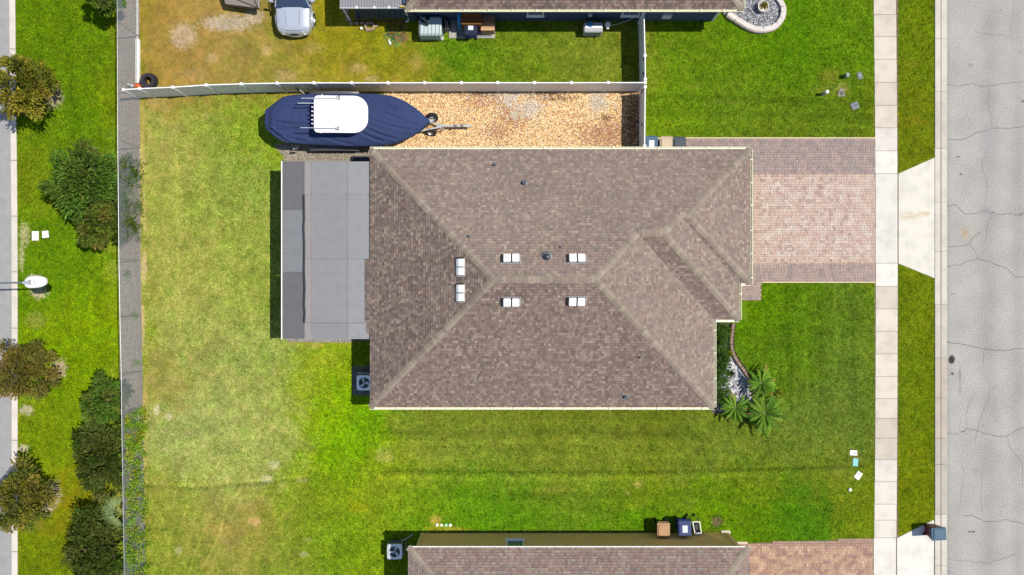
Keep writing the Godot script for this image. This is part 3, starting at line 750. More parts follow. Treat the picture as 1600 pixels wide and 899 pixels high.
func make_patio():
	var o := thing("patio_roof", "long grey ribbed metal patio roof behind the house", "patio roof", px(510, 390))
	var g1 := lit(150, 152, 156); var g2 := lit(126, 125, 129); var g3 := lit(148, 150, 155)
	# lower strip, three sheets
	for q in [[252.5, 328, g2], [328.4, 425, g3], [425.4, 529.5, g2]]:
		var b := B.new(); ribbed(b, 441.5, q[0], 478, q[1], 2.42, 2.5, vary(q[2], .02)); part("roof_sheet", b, M.sheet, o)
	# upper sheets; the middle ones stand up at the free edge
	for q in [[252.5, 303.6], [304, 404.6], [405, 504.6], [505, 530]]:
		var endx := 569.5 if q[0] == 405 else 577.0
		var xs := [[475.5, 487.0, lit(172, 169, 168)], [486.5, 544.6, lit(160, 162, 167)], [544.0, endx, lit(168, 171, 176)]]
		for k in 3:
			var bb := B.new()
			var hy := func(X: float) -> float: return lerpf(2.545, 2.70, (X - 475.5) / 101.5)
			ribbed(bb, xs[k][0], q[0], xs[k][1], q[1], hy.call(xs[k][0]) + (.004 if k == 1 else 0.0), hy.call(xs[k][1]) + (.004 if k == 1 else 0.0), vary(xs[k][2], .035))
			part("roof_sheet", bb, M.sheet, o)
	var cs := B.new()                                     # added black strip standing in for the shadow along the middle sheets' free edge
	var kl := [[474.6, 304], [475.2, 345], [474.2, 352], [475.4, 385], [474.9, 420], [476.0, 450], [475.0, 478], [476.2, 488], [475.2, 504.5]]
	for i in kl.size() - 1:
		var ka := px(kl[i][0], kl[i][1], 2.58); var ke := px(kl[i + 1][0], kl[i + 1][1], 2.58)
		var kd := (ke - ka).normalized()
		cs.box((ka + ke) * .5, Vector3(ka.distance_to(ke) + .004, .10, .075), Color(.03, .035, .05), Basis(kd, Vector3.UP, kd.cross(Vector3.UP)), .01)
	part("seam_shade_strip", cs, M.rubber, o)
	for X in [486.5, 544.0]:                               # screw lines with their streaks
		var b := B.new()
		var Y := 254.0
		while Y < 528.0:
			var p := px(X + rng.randf_range(-.2, .2), Y, 2.58)
			b.lathe(Vector3(p.x, lerpf(2.545, 2.70, (X - 475.5) / 101.5) + .022, p.z), [[.034, .0], [.03, .012], [0, .016]], 6, lit(206, 172, 170))
			Y += 3.25
		part("screws", b, M.galv, o, true)
	var b := B.new()
	var a := px(440.2, 252, 2.4); var e := px(440.2, 530.5, 2.4)
	b.box((a + e) * .5 + Vector3(0, -.02, 0), Vector3(.05, .14, e.z - a.z), Color(.8, .8, .78), Basis(), .005)
	part("gutter", b, M.gutter, o)
	for Y in [254.0, 300.0, 346.0, 392.0, 438.0, 484.0, 528.0]:
		b = B.new(); var p := px(441, Y, 2.2); b.box(Vector3(p.x + .06, 2.39, p.z), Vector3(.16, .05, .04), Color(.3, .3, .3)); part("hanger", b, M.galv, o)
	for Y in [256.0, 345.0, 436.0, 525.0]:
		b = B.new(); var p := px(444, Y, 2.4); b.box(Vector3(p.x, 1.2, p.z), Vector3(.09, 2.4, .09), Color(.75, .75, .74), Basis(), .008); part("post", b, M.vinyl, o)
	b = B.new(); a = px(444, 254, 2.4); e = px(444, 528, 2.4); b.box(Vector3(a.x, 2.33, (a.z + e.z) * .5), Vector3(.07, .12, e.z - a.z), Color(.75, .75, .74)); part("beam", b, M.vinyl, o)
	b = B.new(); b.prism(rect(448, 250, 590, 528), -.05, .05, .02, lit(170, 160, 150)); part("patio_slab", b, M.concrete, o)
	var t := B.new(); var q0 := px(549, 245.5, .1); var q1 := px(577, 252, .1)
	t.box(Vector3((q0.x + q1.x) * .5, .12, (q0.z + q1.z) * .5), Vector3(q1.x - q0.x, .2, .3), Color(.02, .025, .04), Basis(), .02)
	single("planter_box", t, M.plastic, "dark box on the gravel in the corner of house and patio roof", "box", Vector3((q0.x + q1.x) * .5, 0, (q0.z + q1.z) * .5))

# ---------------------------------------------------------------- the lawn's colours
func lawn_colours():
	# centre x, y, reach, photo colour of the turf that grows there, strength
	var q := [
		[100, 60, 90, 96, 126, 8, 1], [110, 200, 70, 92, 126, 8, 1], [60, 250, 60, 108, 126, 16, 1], [90, 420, 60, 94, 127, 8, 1], [140, 500, 60, 117, 142, 4, 1],
		[120, 560, 60, 108, 136, 4, 1], [100, 680, 60, 111, 133, 10, 1], [110, 790, 50, 132, 129, 16, 1], [70, 870, 60, 109, 125, 10, 1], [165, 150, 30, 113, 129, 8, 1],
		[300, 60, 70, 168, 138, 70, 1.2], [260, 110, 50, 160, 132, 58, 1], [380, 90, 60, 148, 134, 62, 1], [230, 20, 40, 158, 132, 52, 1], [440, 100, 60, 158, 142, 62, 1], [520, 70, 60, 148, 142, 26, 1],
		[560, 110, 40, 156, 138, 52, 1], [640, 105, 40, 158, 142, 48, 1], [600, 80, 40, 134, 142, 20, 1], [700, 100, 50, 104, 138, 20, 1], [800, 95, 70, 112, 136, 26, 1], [900, 90, 70, 126, 140, 42, 1], [980, 90, 40, 132, 140, 42, 1], [720, 80, 25, 84, 132, 12, .7],
		[1080, 90, 60, 104, 136, 18, 1], [1150, 150, 60, 108, 136, 26, 1], [1250, 90, 70, 92, 134, 10, 1], [1330, 60, 60, 104, 138, 18, 1], [1050, 180, 40, 114, 144, 20, 1], [1300, 170, 60, 104, 128, 26, 1], [1230, 200, 60, 110, 130, 28, 1], [1180, 60, 40, 100, 138, 8, 1],
		[1432, 60, 60, 112, 132, 16, 1], [1432, 170, 60, 118, 130, 18, 1], [1432, 480, 60, 116, 132, 16, 1], [1432, 600, 60, 114, 132, 14, 1], [1432, 760, 60, 118, 132, 14, 1],
		[260, 220, 60, 164, 162, 84, 1], [330, 300, 70, 148, 158, 69, 1], [280, 420, 70, 159, 160, 79, 1], [380, 420, 60, 149, 160, 69, 1], [300, 540, 70, 153, 158, 82, 1], [255, 590, 40, 155, 144, 73, 1], [400, 200, 50, 135, 158, 41, 1],
		[330, 190, 40, 138, 154, 56, 1], [370, 280, 40, 129, 150, 62, .7], [430, 560, 50, 149, 162, 79, 1], [420, 650, 60, 160, 166, 88, 1], [300, 670, 70, 157, 164, 95, 1], [350, 720, 60, 158, 166, 86, 1], [480, 600, 40, 150, 162, 40, 1], [500, 550, 40, 142, 160, 30, 1],
		[520, 620, 45, 124, 162, 4, 1.2], [540, 700, 50, 118, 158, 8, 1.2], [560, 670, 40, 108, 156, 6, 1], [510, 660, 35, 132, 162, 8, 1],
		[260, 800, 60, 144, 150, 58, 1], [330, 830, 60, 155, 148, 77, 1], [390, 820, 40, 157, 144, 69, 1], [270, 870, 60, 133, 146, 48, 1], [440, 860, 60, 134, 146, 50, 1], [480, 790, 50, 131, 148, 37, 1], [540, 790, 50, 123, 146, 21, 1], [520, 840, 50, 112, 146, 18, 1], [570, 870, 40, 124, 150, 22, 1],
		[600, 740, 50, 144, 156, 34, 1], [640, 770, 50, 122, 152, 22, 1], [720, 790, 60, 100, 146, 14, 1], [800, 800, 60, 92, 140, 16, 1], [900, 800, 70, 96, 138, 20, 1], [1000, 810, 50, 92, 140, 8, 1], [660, 810, 40, 110, 148, 18, 1],
		[680, 700, 60, 134, 144, 54, 1], [800, 690, 70, 124, 138, 46, 1], [950, 690, 70, 126, 138, 46, 1], [1080, 700, 60, 118, 134, 42, 1], [880, 745, 60, 134, 144, 46, 1], [1000, 760, 50, 130, 144, 30, 1], [680, 650, 50, 112, 130, 34, 1], [850, 650, 60, 110, 122, 32, 1], [1000, 650, 60, 104, 116, 28, 1],
		[1250, 500, 50, 92, 128, 14, 1], [1320, 520, 60, 104, 130, 38, 1], [1240, 560, 40, 96, 128, 20, 1], [1320, 620, 60, 104, 126, 44, 1], [1290, 690, 60, 112, 132, 46, 1], [1180, 710, 50, 114, 132, 42, 1], [1190, 480, 30, 100, 138, 8, 1],
		[1190, 800, 40, 92, 131, 8, 1.2], [1250, 800, 45, 79, 128, 15, 1.4], [1330, 800, 40, 118, 136, 22, 1], [1180, 760, 40, 122, 142, 22, 1], [1290, 745, 40, 124, 138, 30, 1], [1120, 780, 40, 108, 146, 10, 1]]
	var w := 256; var h := 144
	var im := Image.create(w, h, false, Image.FORMAT_RGBF)
	for j in h:
		for i in w:
			var X := i * 1712.0 / w - 56.0; var Y := j * 963.0 / h - 32.0
			var dx := nz.get_noise_2d(X * 3.0, Y * 3.0) * 28.0; var dy := nz.get_noise_2d(X * 3.0 + 999.0, Y * 3.0) * 28.0
			var r := 0.0; var g := 0.0; var b := 0.0; var t := 0.0
			for p in q:
				var d: float = (X + dx - p[0]) * (X + dx - p[0]) + (Y + dy - p[1]) * (Y + dy - p[1])
				var e: float = p[6] * (exp(-d / (p[2] * p[2] * 0.9)) + 4.0 / (4000.0 + d) * 0.02)
				r += e * p[3]; g += e * p[4]; b += e * p[5]; t += e
			var c := lit(r / t, g / t, b / t)
			var u := nz.get_noise_2d(X * 2.0 + 50.0, Y * 2.0) ; var u2 := nz.get_noise_2d(X * 5.5, Y * 5.5 + 800.0)
			var br := 1.0 + 0.22 * u + 0.22 * u2; var hue := 0.16 * nz.get_noise_2d(X * 3.3 + 600.0, Y * 3.3)
			im.set_pixel(i, j, Color(c.r * br * (1.0 + hue), c.g * br, c.b * br * (1.0 + hue * 1.5)))
	im.resize(1024, 576, Image.INTERPOLATE_CUBIC)
	# worn, bare and dry patches: x, y, half sizes, colour, cover
	var spots := [
		[285, 55, 22, 22, 205, 185, 165, .75], [355, 35, 45, 14, 205, 190, 175, .8], [395, 25, 20, 12, 205, 190, 178, .6], [330, 90, 12, 8, 200, 180, 140, .4], [300, 115, 30, 10, 172, 140, 95, .5], [445, 118, 20, 10, 200, 175, 130, .5], [560, 105, 16, 8, 205, 178, 125, .5], [580, 122, 12, 6, 205, 175, 140, .5], [415, 78, 8, 8, 200, 180, 130, .6], [650, 95, 12, 16, 196, 164, 90, .5],
		[615, 62, 22, 12, 160, 150, 90, .5], [628, 60, 12, 10, 176, 130, 80, .55], [490, 75, 20, 10, 190, 165, 100, .4],
		[84, 150, 14, 18, 200, 180, 160, .95], [78, 160, 9, 12, 205, 188, 172, .9], [92, 575, 13, 16, 196, 172, 152, .95], [84, 590, 9, 12, 190, 166, 148, .9], [82, 772, 13, 22, 204, 180, 164, .95], [72, 795, 9, 14, 200, 176, 158, .95], [60, 456, 14, 11, 214, 190, 168, .9], [52, 432, 12, 5, 205, 184, 160, .8], [37, 366, 9, 20, 205, 190, 150, .7], [33, 400, 5, 26, 205, 190, 155, .7], [40, 640, 13, 9, 208, 192, 172, .8], [36, 700, 9, 6, 210, 196, 176, .8], [55, 500, 18, 14, 160, 150, 80, .5], [60, 820, 10, 10, 150, 130, 60, .5], [48, 610, 22, 20, 150, 160, 60, .4],
		[222, 250, 5, 50, 216, 186, 124, .6], [224, 330, 4, 40, 214, 190, 136, .6], [224, 420, 5, 30, 226, 196, 156, .7], [222, 510, 4, 40, 228, 192, 152, .7], [226, 620, 4, 40, 206, 176, 110, .6], [226, 720, 4, 60, 210, 184, 110, .6], [244, 640, 6, 10, 226, 214, 190, .6], [262, 650, 7, 5, 226, 208, 180, .7], [322, 642, 10, 7, 216, 204, 126, .6], [240, 158, 14, 14, 196, 172, 110, .5],
		[396, 815, 14, 8, 214, 168, 112, .7], [340, 828, 26, 12, 186, 156, 76, .5], [375, 830, 26, 8, 150, 124, 60, .4], [278, 860, 6, 8, 206, 186, 150, .6], [352, 745, 12, 5, 214, 204, 132, .5], [428, 725, 9, 8, 222, 214, 180, .6], [416, 748, 12, 7, 214, 206, 170, .6], [470, 750, 14, 5, 212, 200, 130, .5], [474, 866, 8, 4, 206, 196, 160, .5], [480, 842, 7, 4, 200, 186, 120, .4], [600, 715, 18, 7, 186, 176, 96, .6], [558, 790, 18, 10, 168, 158, 20, .5], [320, 180, 6, 8, 170, 160, 100, .5], [220, 180, 6, 30, 206, 172, 110, .5],
		[680, 812, 10, 9, 216, 180, 90, .8], [690, 825, 30, 4, 200, 166, 60, .6], [715, 826, 26, 3, 200, 176, 60, .5], [998, 756, 8, 6, 212, 194, 110, .6], [980, 770, 4, 2, 214, 194, 130, .8], [870, 765, 34, 6, 156, 152, 60, .5], [1120, 815, 11, 8, 150, 120, 84, .8], [600, 705, 14, 10, 184, 174, 100, .4], [530, 530, 20, 5, 206, 176, 100, .5], [460, 532, 10, 5, 210, 160, 90, .6], [490, 538, 16, 6, 204, 178, 104, .5],
		[1296, 118, 18, 12, 156, 142, 54, .6], [1290, 140, 26, 10, 140, 140, 60, .5], [1316, 136, 10, 10, 190, 170, 100, .5], [1080, 134, 16, 5, 140, 138, 46, .4], [1130, 158, 30, 4, 138, 142, 60, .4], [1200, 30, 8, 12, 120, 132, 30, .3], [1310, 732, 14, 8, 150, 150, 76, .5], [1335, 712, 8, 4, 180, 140, 90, .5], [1420, 100, 16, 10, 144, 134, 34, .4], [1430, 190, 24, 8, 148, 132, 30, .4]]
	for s in spots:
		var i0 := int((s[0] - s[2] * 1.5 + 56) / 1712.0 * 1024); var i1 := int((s[0] + s[2] * 1.5 + 56) / 1712.0 * 1024)
		var j0 := int((s[1] - s[3] * 1.5 + 32) / 963.0 * 576); var j1 := int((s[1] + s[3] * 1.5 + 32) / 963.0 * 576)
		var c := lit(s[4], s[5], s[6])
		for j in range(maxi(j0, 0), mini(j1 + 1, 576)):
			for i in range(maxi(i0, 0), mini(i1 + 1, 1024)):
				var X := i * 1712.0 / 1024 - 56.0; var Y := j * 963.0 / 576 - 32.0
				var d := sqrt(pow((X - s[0]) / s[2], 2) + pow((Y - s[1]) / s[3], 2)) + nz.get_noise_2d(X * 16.0, Y * 16.0) * 0.55
				var a: float = s[7] * smoothstep(1.15, 0.55, d) * (0.75 + 0.5 * nz.get_noise_2d(X * 40.0, Y * 40.0 + 77.0))
				if a > 0.0: im.set_pixel(i, j, im.get_pixel(i, j).lerp(c, minf(a, 1.0)))
	# mower passes and wheel tracks: points, width, lighter (+) or darker (-)
	var tracks := [[[[225, 758], [300, 763], [400, 755], [480, 748]], 3.0, -0.16], [[[225, 754], [300, 758], [400, 750], [480, 743]], 3.0, 0.16], [[[376, 765], [352, 790], [344, 830], [325, 870], [305, 905]], 1.6, 0.3], [[[250, 800], [262, 850], [266, 905]], 1.6, 0.2], [[[330, 800], [310, 850], [290, 905]], 1.6, 0.2],
		[[[600, 735], [800, 737], [1000, 738], [1350, 728]], 3.0, -0.2], [[[590, 745], [800, 748], [1000, 747], [1160, 742]], 4.0, 0.14], [[[600, 692], [900, 690], [1150, 696]], 4.0, 0.10], [[[600, 676], [900, 674], [1150, 680]], 4.0, -0.12], [[[600, 712], [900, 715], [1150, 712]], 5.0, 0.08], [[[590, 765], [800, 775], [1100, 770]], 7.0, -0.10], [[[640, 660], [900, 659], [1100, 662]], 4.0, 0.08],
		[[[1228, 460], [1232, 540], [1236, 640]], 4.0, -0.14], [[[1256, 460], [1258, 560], [1262, 660]], 3.0, 0.14], [[[1280, 450], [1282, 560], [1284, 660]], 4.0, -0.10], [[[1305, 450], [1305, 560], [1306, 690]], 3.0, 0.10], [[[1330, 450], [1332, 560], [1334, 690]], 4.0, -0.09],
		[[[1015, 150], [1180, 156], [1360, 160]], 5.0, -0.12], [[[1015, 175], [1180, 178], [1360, 182]], 5.0, -0.10], [[[1015, 190], [1180, 192], [1360, 196]], 4.0, 0.10], [[[60, 20], [62, 100], [66, 220]], 5.0, -0.08], [[[110, 20], [112, 100], [114, 220]], 5.0, -0.08], [[[142, 470], [141, 560], [144, 600]], 3.0, 0.16], [[[160, 120], [158, 180], [164, 225]], 4.0, 0.14], [[[275, 240], [278, 400], [280, 520]], 3.0, 0.10]]
	for t in tracks:
		var line = t[0]
		for k in line.size() - 1:
			var a := Vector2(line[k][0], line[k][1]); var b := Vector2(line[k + 1][0], line[k + 1][1])
			var rw: float = t[1] * 1.6
			for j in range(maxi(int((minf(a.y, b.y) - rw + 32) / 963.0 * 576), 0), mini(int((maxf(a.y, b.y) + rw + 32) / 963.0 * 576) + 1, 576)):
				for i in range(maxi(int((minf(a.x, b.x) - rw + 56) / 1712.0 * 1024), 0), mini(int((maxf(a.x, b.x) + rw + 56) / 1712.0 * 1024) + 1, 1024)):
					var X := i * 1712.0 / 1024 - 56.0; var Y := j * 963.0 / 576 - 32.0
					var p := Vector2(X, Y)
					var f := clampf((p - a).dot(b - a) / (b - a).length_squared(), 0.0, 1.0)
					var wgt: float = t[2] * 1.5 * smoothstep(t[1] * 1.5, t[1] * 0.4, p.distance_to(a.lerp(b, f)) + nz.get_noise_2d(X * 30.0, Y * 30.0) * 2.0)
					if wgt != 0.0:
						var c := im.get_pixel(i, j)
						im.set_pixel(i, j, Color(c.r * (1.0 + wgt), c.g * (1.0 + wgt * 0.85), c.b * (1.0 + wgt)))
	lawn_map = im

func lawn_at(X: float, Y: float) -> Color:
	return lawn_map.get_pixel(clampi(int((X + 56.0) / 1712.0 * 1024), 0, 1023), clampi(int((Y + 32.0) / 963.0 * 576), 0, 575))

func lawn_texture() -> ImageTexture:
	var w := 1536; var h := 864
	var im: Image = lawn_map.duplicate()
	im.resize(w, h, Image.INTERPOLATE_CUBIC)
	var f := FastNoiseLite.new(); f.frequency = 0.12; f.fractal_octaves = 4; f.seed = 5
	var a := f.get_image(w, h).get_data()
	f.frequency = 0.035; f.seed = 8
	var b := f.get_image(w, h).get_data()
	var src := im.get_data().to_float32_array()
	var out := PackedByteArray(); out.resize(w * h * 3)
	for i in w * h:
		var k := 0.86 + 0.5 * a[i] / 255.0 + 0.3 * (b[i] / 255.0 - 0.5)
		out[i * 3] = int(255.0 * pow(clampf(src[i * 3] * k * (0.94 + 0.12 * b[i] / 255.0), 0.0, 1.0), 0.4545))
		out[i * 3 + 1] = int(255.0 * pow(clampf(src[i * 3 + 1] * k, 0.0, 1.0), 0.4545))
		out[i * 3 + 2] = int(255.0 * pow(clampf(src[i * 3 + 2] * k, 0.0, 1.0), 0.4545))
	im = Image.create_from_data(w, h, false, Image.FORMAT_RGB8, out)
	im.generate_mipmaps()
	return ImageTexture.create_from_image(im)

# turf does not grow here (survey pixels)
var bare := []
func bare_ground(list: Array): bare.append(PackedVector2Array(list))

func is_turf(p: Vector2) -> bool:
	p += Vector2(nz.get_noise_2d(p.x * 22.0, p.y * 22.0), nz.get_noise_2d(p.x * 22.0 + 300.0, p.y * 22.0)) * 3.2
	for b in bare:
		if Geometry2D.is_point_in_polygon(p, b): return false
	return true

func V(list: Array) -> PackedVector2Array:
	var o := PackedVector2Array()
	for p in list: o.append(Vector2(p[0], p[1]))
	return o

func make_turf():
	for r in [[-200, -100, 26.4, 1100], [1461, -100, 1900, 1100], [1367.2, -100, 1402.8, 1100], [1012, 216, 1368, 441], [1158, 430, 1190, 470], [598, 143, 1004, 232], [580, 234, 1113, 634], [1113, 234, 1168, 500], [442, 252, 580, 530], [640, -100, 1115, 31], [545, -60, 640, 30], [660, 834, 1138, 1000], [1138, 849, 1368, 1000], [702, 32, 773, 60], [1113, 500, 1144, 640]]:
		bare.append(V([[r[0], r[1]], [r[2], r[1]], [r[2], r[3]], [r[0], r[3]]]))
	bare.append(V([[183, -100], [217, -100], [220, 450], [222, 660], [226, 999], [192, 999], [187, 600], [183, 300]]))
	bare.append(V([[1403, 271], [1461, 246], [1461, 435], [1403, 412]]))
	bare.append(V([[1400, 840], [1461, 812], [1461, 999], [1400, 999]]))
	bare.append(V([[430, 226], [600, 226], [600, 252], [440, 252], [446, 246], [440, 236]]))
	bare.append(V([[1132, 17], [1145, 36], [1161, 46], [1176, 52.5], [1191, 54], [1206, 51], [1220, 41], [1227, 25], [1224, 10], [1219, -5], [1132, -40]]))
	bare.append(V([[1130, 505], [1149, 505], [1147, 546], [1153, 559], [1166, 575], [1174, 590], [1190, 606], [1185, 630], [1150, 650], [1115, 645]]))
	bare.append(V([[445, 529], [551, 529], [551, 577], [580, 577], [580, 618], [550, 618], [550, 540], [445, 536]]))
	var t := B.new()
	for k in 6:                                          # one tuft: six leaning blades
		var an := TAU * k / 6.0 + rng.randf() * 0.6
		var d := Vector3(cos(an), 0, sin(an)); var s := Vector3(-d.z, 0, d.x)
		var w := rng.randf_range(0.011, 0.017); var l := rng.randf_range(0.03, 0.055); var hh := rng.randf_range(0.022, 0.045)
		var o := d * 0.006
		t.tri(o - s * w, o + s * w, o + d * l + Vector3.UP * hh, Vector3.UP - d * 0.3, Color.WHITE)
	var xs := []; var cols := []
	var step := 0.0655
	var x := -31.0
	while x < 31.0:
		var z := -17.2
		while z < 17.2:
			var wx := x + rng.randf_range(-0.5, 0.5) * step; var wz := z + rng.randf_range(-0.5, 0.5) * step
			z += step
			var X := wx * S + 800.0; var Y := wz * S + 449.5
			if not is_turf(Vector2(X, Y)): continue
			var c := lawn_at(X, Y)
			var dry := clampf(c.r / maxf(c.g, 0.001), 0.0, 1.3)
			if dry > 1.02 and rng.randf() < (dry - 1.02) * 3.0: continue
			var n1 := nz.get_noise_2d(X * 31.0, Y * 31.0); var n2 := nz.get_noise_2d(X * 9.0 + 400.0, Y * 9.0)
			var amp := clampf(1.9 - dry * 1.1, 0.65, 1.2)
			var k := 1.34 + amp * (0.9 * n1 + 0.45 * n2 + rng.randf_range(-0.3, 0.3))
			k = maxf(k, 0.35)
			var yel := clampf(amp * 0.8 * n1 + 0.4 * n2 + rng.randf_range(-0.1, 0.15), -0.25, 0.6)
			xs.append(Transform3D(Basis(Vector3.UP, rng.randf() * TAU).scaled(Vector3.ONE * rng.randf_range(0.75, 1.45)), Vector3(wx, 0.0, wz)))
			cols.append(Color(c.r * k * (1.0 + yel * 0.35), c.g * k * 1.07, c.b * k * (0.9 + yel * 0.8)))
		x += step
	var o := scatter("grass", t.mesh(), M.leafy, xs, cols)
	o.set_meta("label", "short mown turf grass covering the yards and verges"); o.set_meta("category", "grass")
	print("tufts ", xs.size())

# ---------------------------------------------------------------- paving and shingles
func pavers(b: B, poly: PackedVector2Array, top: float, mean: Callable):
	var lo := Vector2(1e9, 1e9); var hi := -lo
	for p in poly: lo = lo.min(p); hi = hi.max(p)
	var z := lo.y + 0.006
	while z < hi.y - 0.05:
		var dz := minf(pick_f([0.14, 0.14, 0.14, 0.10]), hi.y - z)
		var x := lo.x + 0.006 - rng.randf() * 0.1
		while x < hi.x - 0.03:
			var dx := pick_f([0.10, 0.14, 0.14, 0.19])
			var a := Vector2(maxf(x, lo.x), z); var e := Vector2(minf(x + dx, hi.x), z + dz)
			x += dx
			if e.x - a.x < 0.04 or not Geometry2D.is_point_in_polygon((a + e) * 0.5, poly): continue
			var col: Color = mean.call((a + e) * 0.5)
			var y := top + rng.randf_range(-0.003, 0.003)
			var g := 0.004; var f := 0.007
			var q := [Vector3(a.x + g, y - 0.006, a.y + g), Vector3(e.x - g, y - 0.006, a.y + g), Vector3(e.x - g, y - 0.006, e.y - g), Vector3(a.x + g, y - 0.006, e.y - g)]
			var t := [Vector3(a.x + g + f, y, a.y + g + f), Vector3(e.x - g - f, y, a.y + g + f), Vector3(e.x - g - f, y, e.y - g - f), Vector3(a.x + g + f, y, e.y - g - f)]
			b.quad(t[0], t[1], t[2], t[3], Vector3.UP, col)
			for k in 4:
				var k2 := (k + 1) % 4
				var lowa: Vector3 = q[k] - Vector3(0, 0.02, 0); var lowb: Vector3 = q[k2] - Vector3(0, 0.02, 0)
				var hint: Vector3 = (q[k] + q[k2]) * 0.5 - (q[0] + q[2]) * 0.5
				b.quad(q[k], q[k2], t[k2], t[k], hint.normalized() + Vector3.UP, col)
				b.quad(lowa, lowb, q[k2], q[k], hint, col)
		z += dz

func pick_f(list: Array) -> float:
	return list[rng.randi() % list.size()]

# one roof plane: plan outline (x, z, height), the level eave's axis ("x" or "z"), and where the eave is
func roof_plane(deck: B, sh: B, vert: Array, axis: String, eave: float, cols: Array, contrast: float):
	var poly := PackedVector2Array()
	for p in vert: poly.append(Vector2(p.x, p.z))
	var far := 0.0; var rise := 0.0; var base := 1e9
	for p in vert:
		var d: float = absf((p.z if axis == "x" else p.x) - eave)
		if d > far: far = d; rise = p.y
		base = minf(base, p.y)
	var slope := (rise - base) / far
	var sgn := 0.0
	for p in vert: sgn += signf((p.z if axis == "x" else p.x) - eave)
	sgn = signf(sgn)
	var hh := func(q: Vector2) -> float: return base + slope * absf((q.y if axis == "x" else q.x) - eave)
	var down := Vector3(0, 0, -sgn) if axis == "x" else Vector3(-sgn, 0, 0)
	var nrm := (Vector3.UP + down * slope).normalized()
	var tr := Geometry2D.triangulate_polygon(poly)
	for i in range(0, tr.size(), 3):
		var p := []
		for k in 3: p.append(Vector3(poly[tr[i + k]].x, hh.call(poly[tr[i + k]]) - 0.004, poly[tr[i + k]].y))
		deck.tri(p[0], p[1], p[2], Vector3.UP, Color(0.06, 0.05, 0.045))
		deck.tri(p[0] - Vector3(0, .12, 0), p[1] - Vector3(0, .12, 0), p[2] - Vector3(0, .12, 0), Vector3.DOWN, Color(0.6, 0.58, 0.5))
	var rowd := 0.134
	var rows := int(ceil(far / rowd))
	for r in rows:
		var d0 := r * rowd; var d1 := minf((r + 1) * rowd, far)
		var lo := 1e9; var hi := -1e9                     # the row's reach along the eave
		for dd in [d0 + 0.001, d1 - 0.001]:
			var lv: float = eave + sgn * dd
			for i in poly.size():
				var a := poly[i]; var b := poly[(i + 1) % poly.size()]
				var av := a.y if axis == "x" else a.x; var bv := b.y if axis == "x" else b.x
				if (av - lv) * (bv - lv) <= 0.0 and av != bv:
					var u := lerpf(a.x if axis == "x" else a.y, b.x if axis == "x" else b.y, (lv - av) / (bv - av))
					lo = minf(lo, u); hi = maxf(hi, u)
		if lo > hi: continue
		var u0 := lo - rng.randf() * 0.2
		while u0 < hi:
			var wd := rng.randf_range(0.09, 0.19)
			var u1 := minf(u0 + wd, hi)
			var a0 := maxf(u0, lo)
			u0 += wd
			var g := 0.002
			var c4 := PackedVector2Array()
			for t in [[a0 + g, d0], [u1 - g, d0], [u1 - g, d1], [a0 + g, d1]]:
				c4.append(Vector2(t[0], eave + sgn * t[1]) if axis == "x" else Vector2(eave + sgn * t[1], t[0]))
			var inside := 0
			for p in c4:
				if Geometry2D.is_point_in_polygon(p, poly): inside += 1
			var thick := rng.randf() < 0.45
			var th := (0.026 if thick else 0.013) + rng.randf() * 0.003
			var wx := c4[0].x; var wz := c4[0].y
			var blot := nz.get_noise_2d(wx * 90.0, wz * 90.0)
			var col := pick(cols)
			var k := 1.0 + rng.randf_range(-contrast, contrast) + 0.06 * blot + 0.09 * nz.get_noise_2d(wx * 14.0 + 70.0, wz * 14.0)
			col = Color(col.r * k, col.g * k, col.b * k)
			if inside == 4:
				var q := []
				for i in 4: q.append(Vector3(c4[i].x, hh.call(c4[i]) + (th if i < 2 else 0.003), c4[i].y))
				var band := Color(col.r * .80, col.g * .78, col.b * .77)    # course shadow line painted across the top of each tab
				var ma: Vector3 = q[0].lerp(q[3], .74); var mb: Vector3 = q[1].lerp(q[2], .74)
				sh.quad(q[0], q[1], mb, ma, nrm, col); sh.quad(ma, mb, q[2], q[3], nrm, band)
				var l0: Vector3 = q[0] - Vector3(0, th, 0); var l1: Vector3 = q[1] - Vector3(0, th, 0)
				sh.quad(l0, l1, q[1], q[0], down, col)
				if thick:
					var side: Vector3 = q[1] - q[0]
					sh.tri(l0, q[0], q[3], -side, col); sh.tri(l1, q[1], q[2], side, col)
			else:
				for cut in Geometry2D.intersect_polygons(c4, poly):
					var t2 := Geometry2D.triangulate_polygon(cut)
					for i in range(0, t2.size(), 3):
						var p := []
						for kk in 3: p.append(Vector3(cut[t2[i + kk]].x, hh.call(cut[t2[i + kk]]) + 0.006, cut[t2[i + kk]].y))
						sh.tri(p[0], p[1], p[2], nrm, col)

func hip_caps(b: B, a: Vector3, e: Vector3, drop: float, cols: Array):
	var d := e - a
	var fl := Vector3(d.x, 0, d.z).normalized()
	var s := Vector3(-fl.z, 0, fl.x)
	var nn := int(d.length() / 0.2)
	for i in nn:
		var p := a + d * (float(i) / nn); var q := a + d * ((i + 1.25) / nn)
		if i == nn - 1: q = e
		var col := vary(pick(cols), 0.10)
		var w := 0.168 + rng.randf_range(-0.008, 0.008)
		var up0 := Vector3(0, 0.034, 0); var up1 := Vector3(0, 0.018, 0)
		for k in [-1.0, 1.0]:
			var lp: Vector3 = p + up0 + s * k * w - Vector3(0, drop * w, 0); var lq: Vector3 = q + up1 + s * k * w - Vector3(0, drop * w, 0)
			b.quad(p + up0, q + up1, lq, lp, Vector3.UP + s * k * 0.3, col)
			b.quad(p + up0, lp, lp - Vector3(0, 0.014, 0), p + up0 - Vector3(0, 0.014, 0), -d, col)
			b.quad(lp, lq, lq - Vector3(0, 0.012, 0), lp - Vector3(0, 0.012, 0), s * k, col)

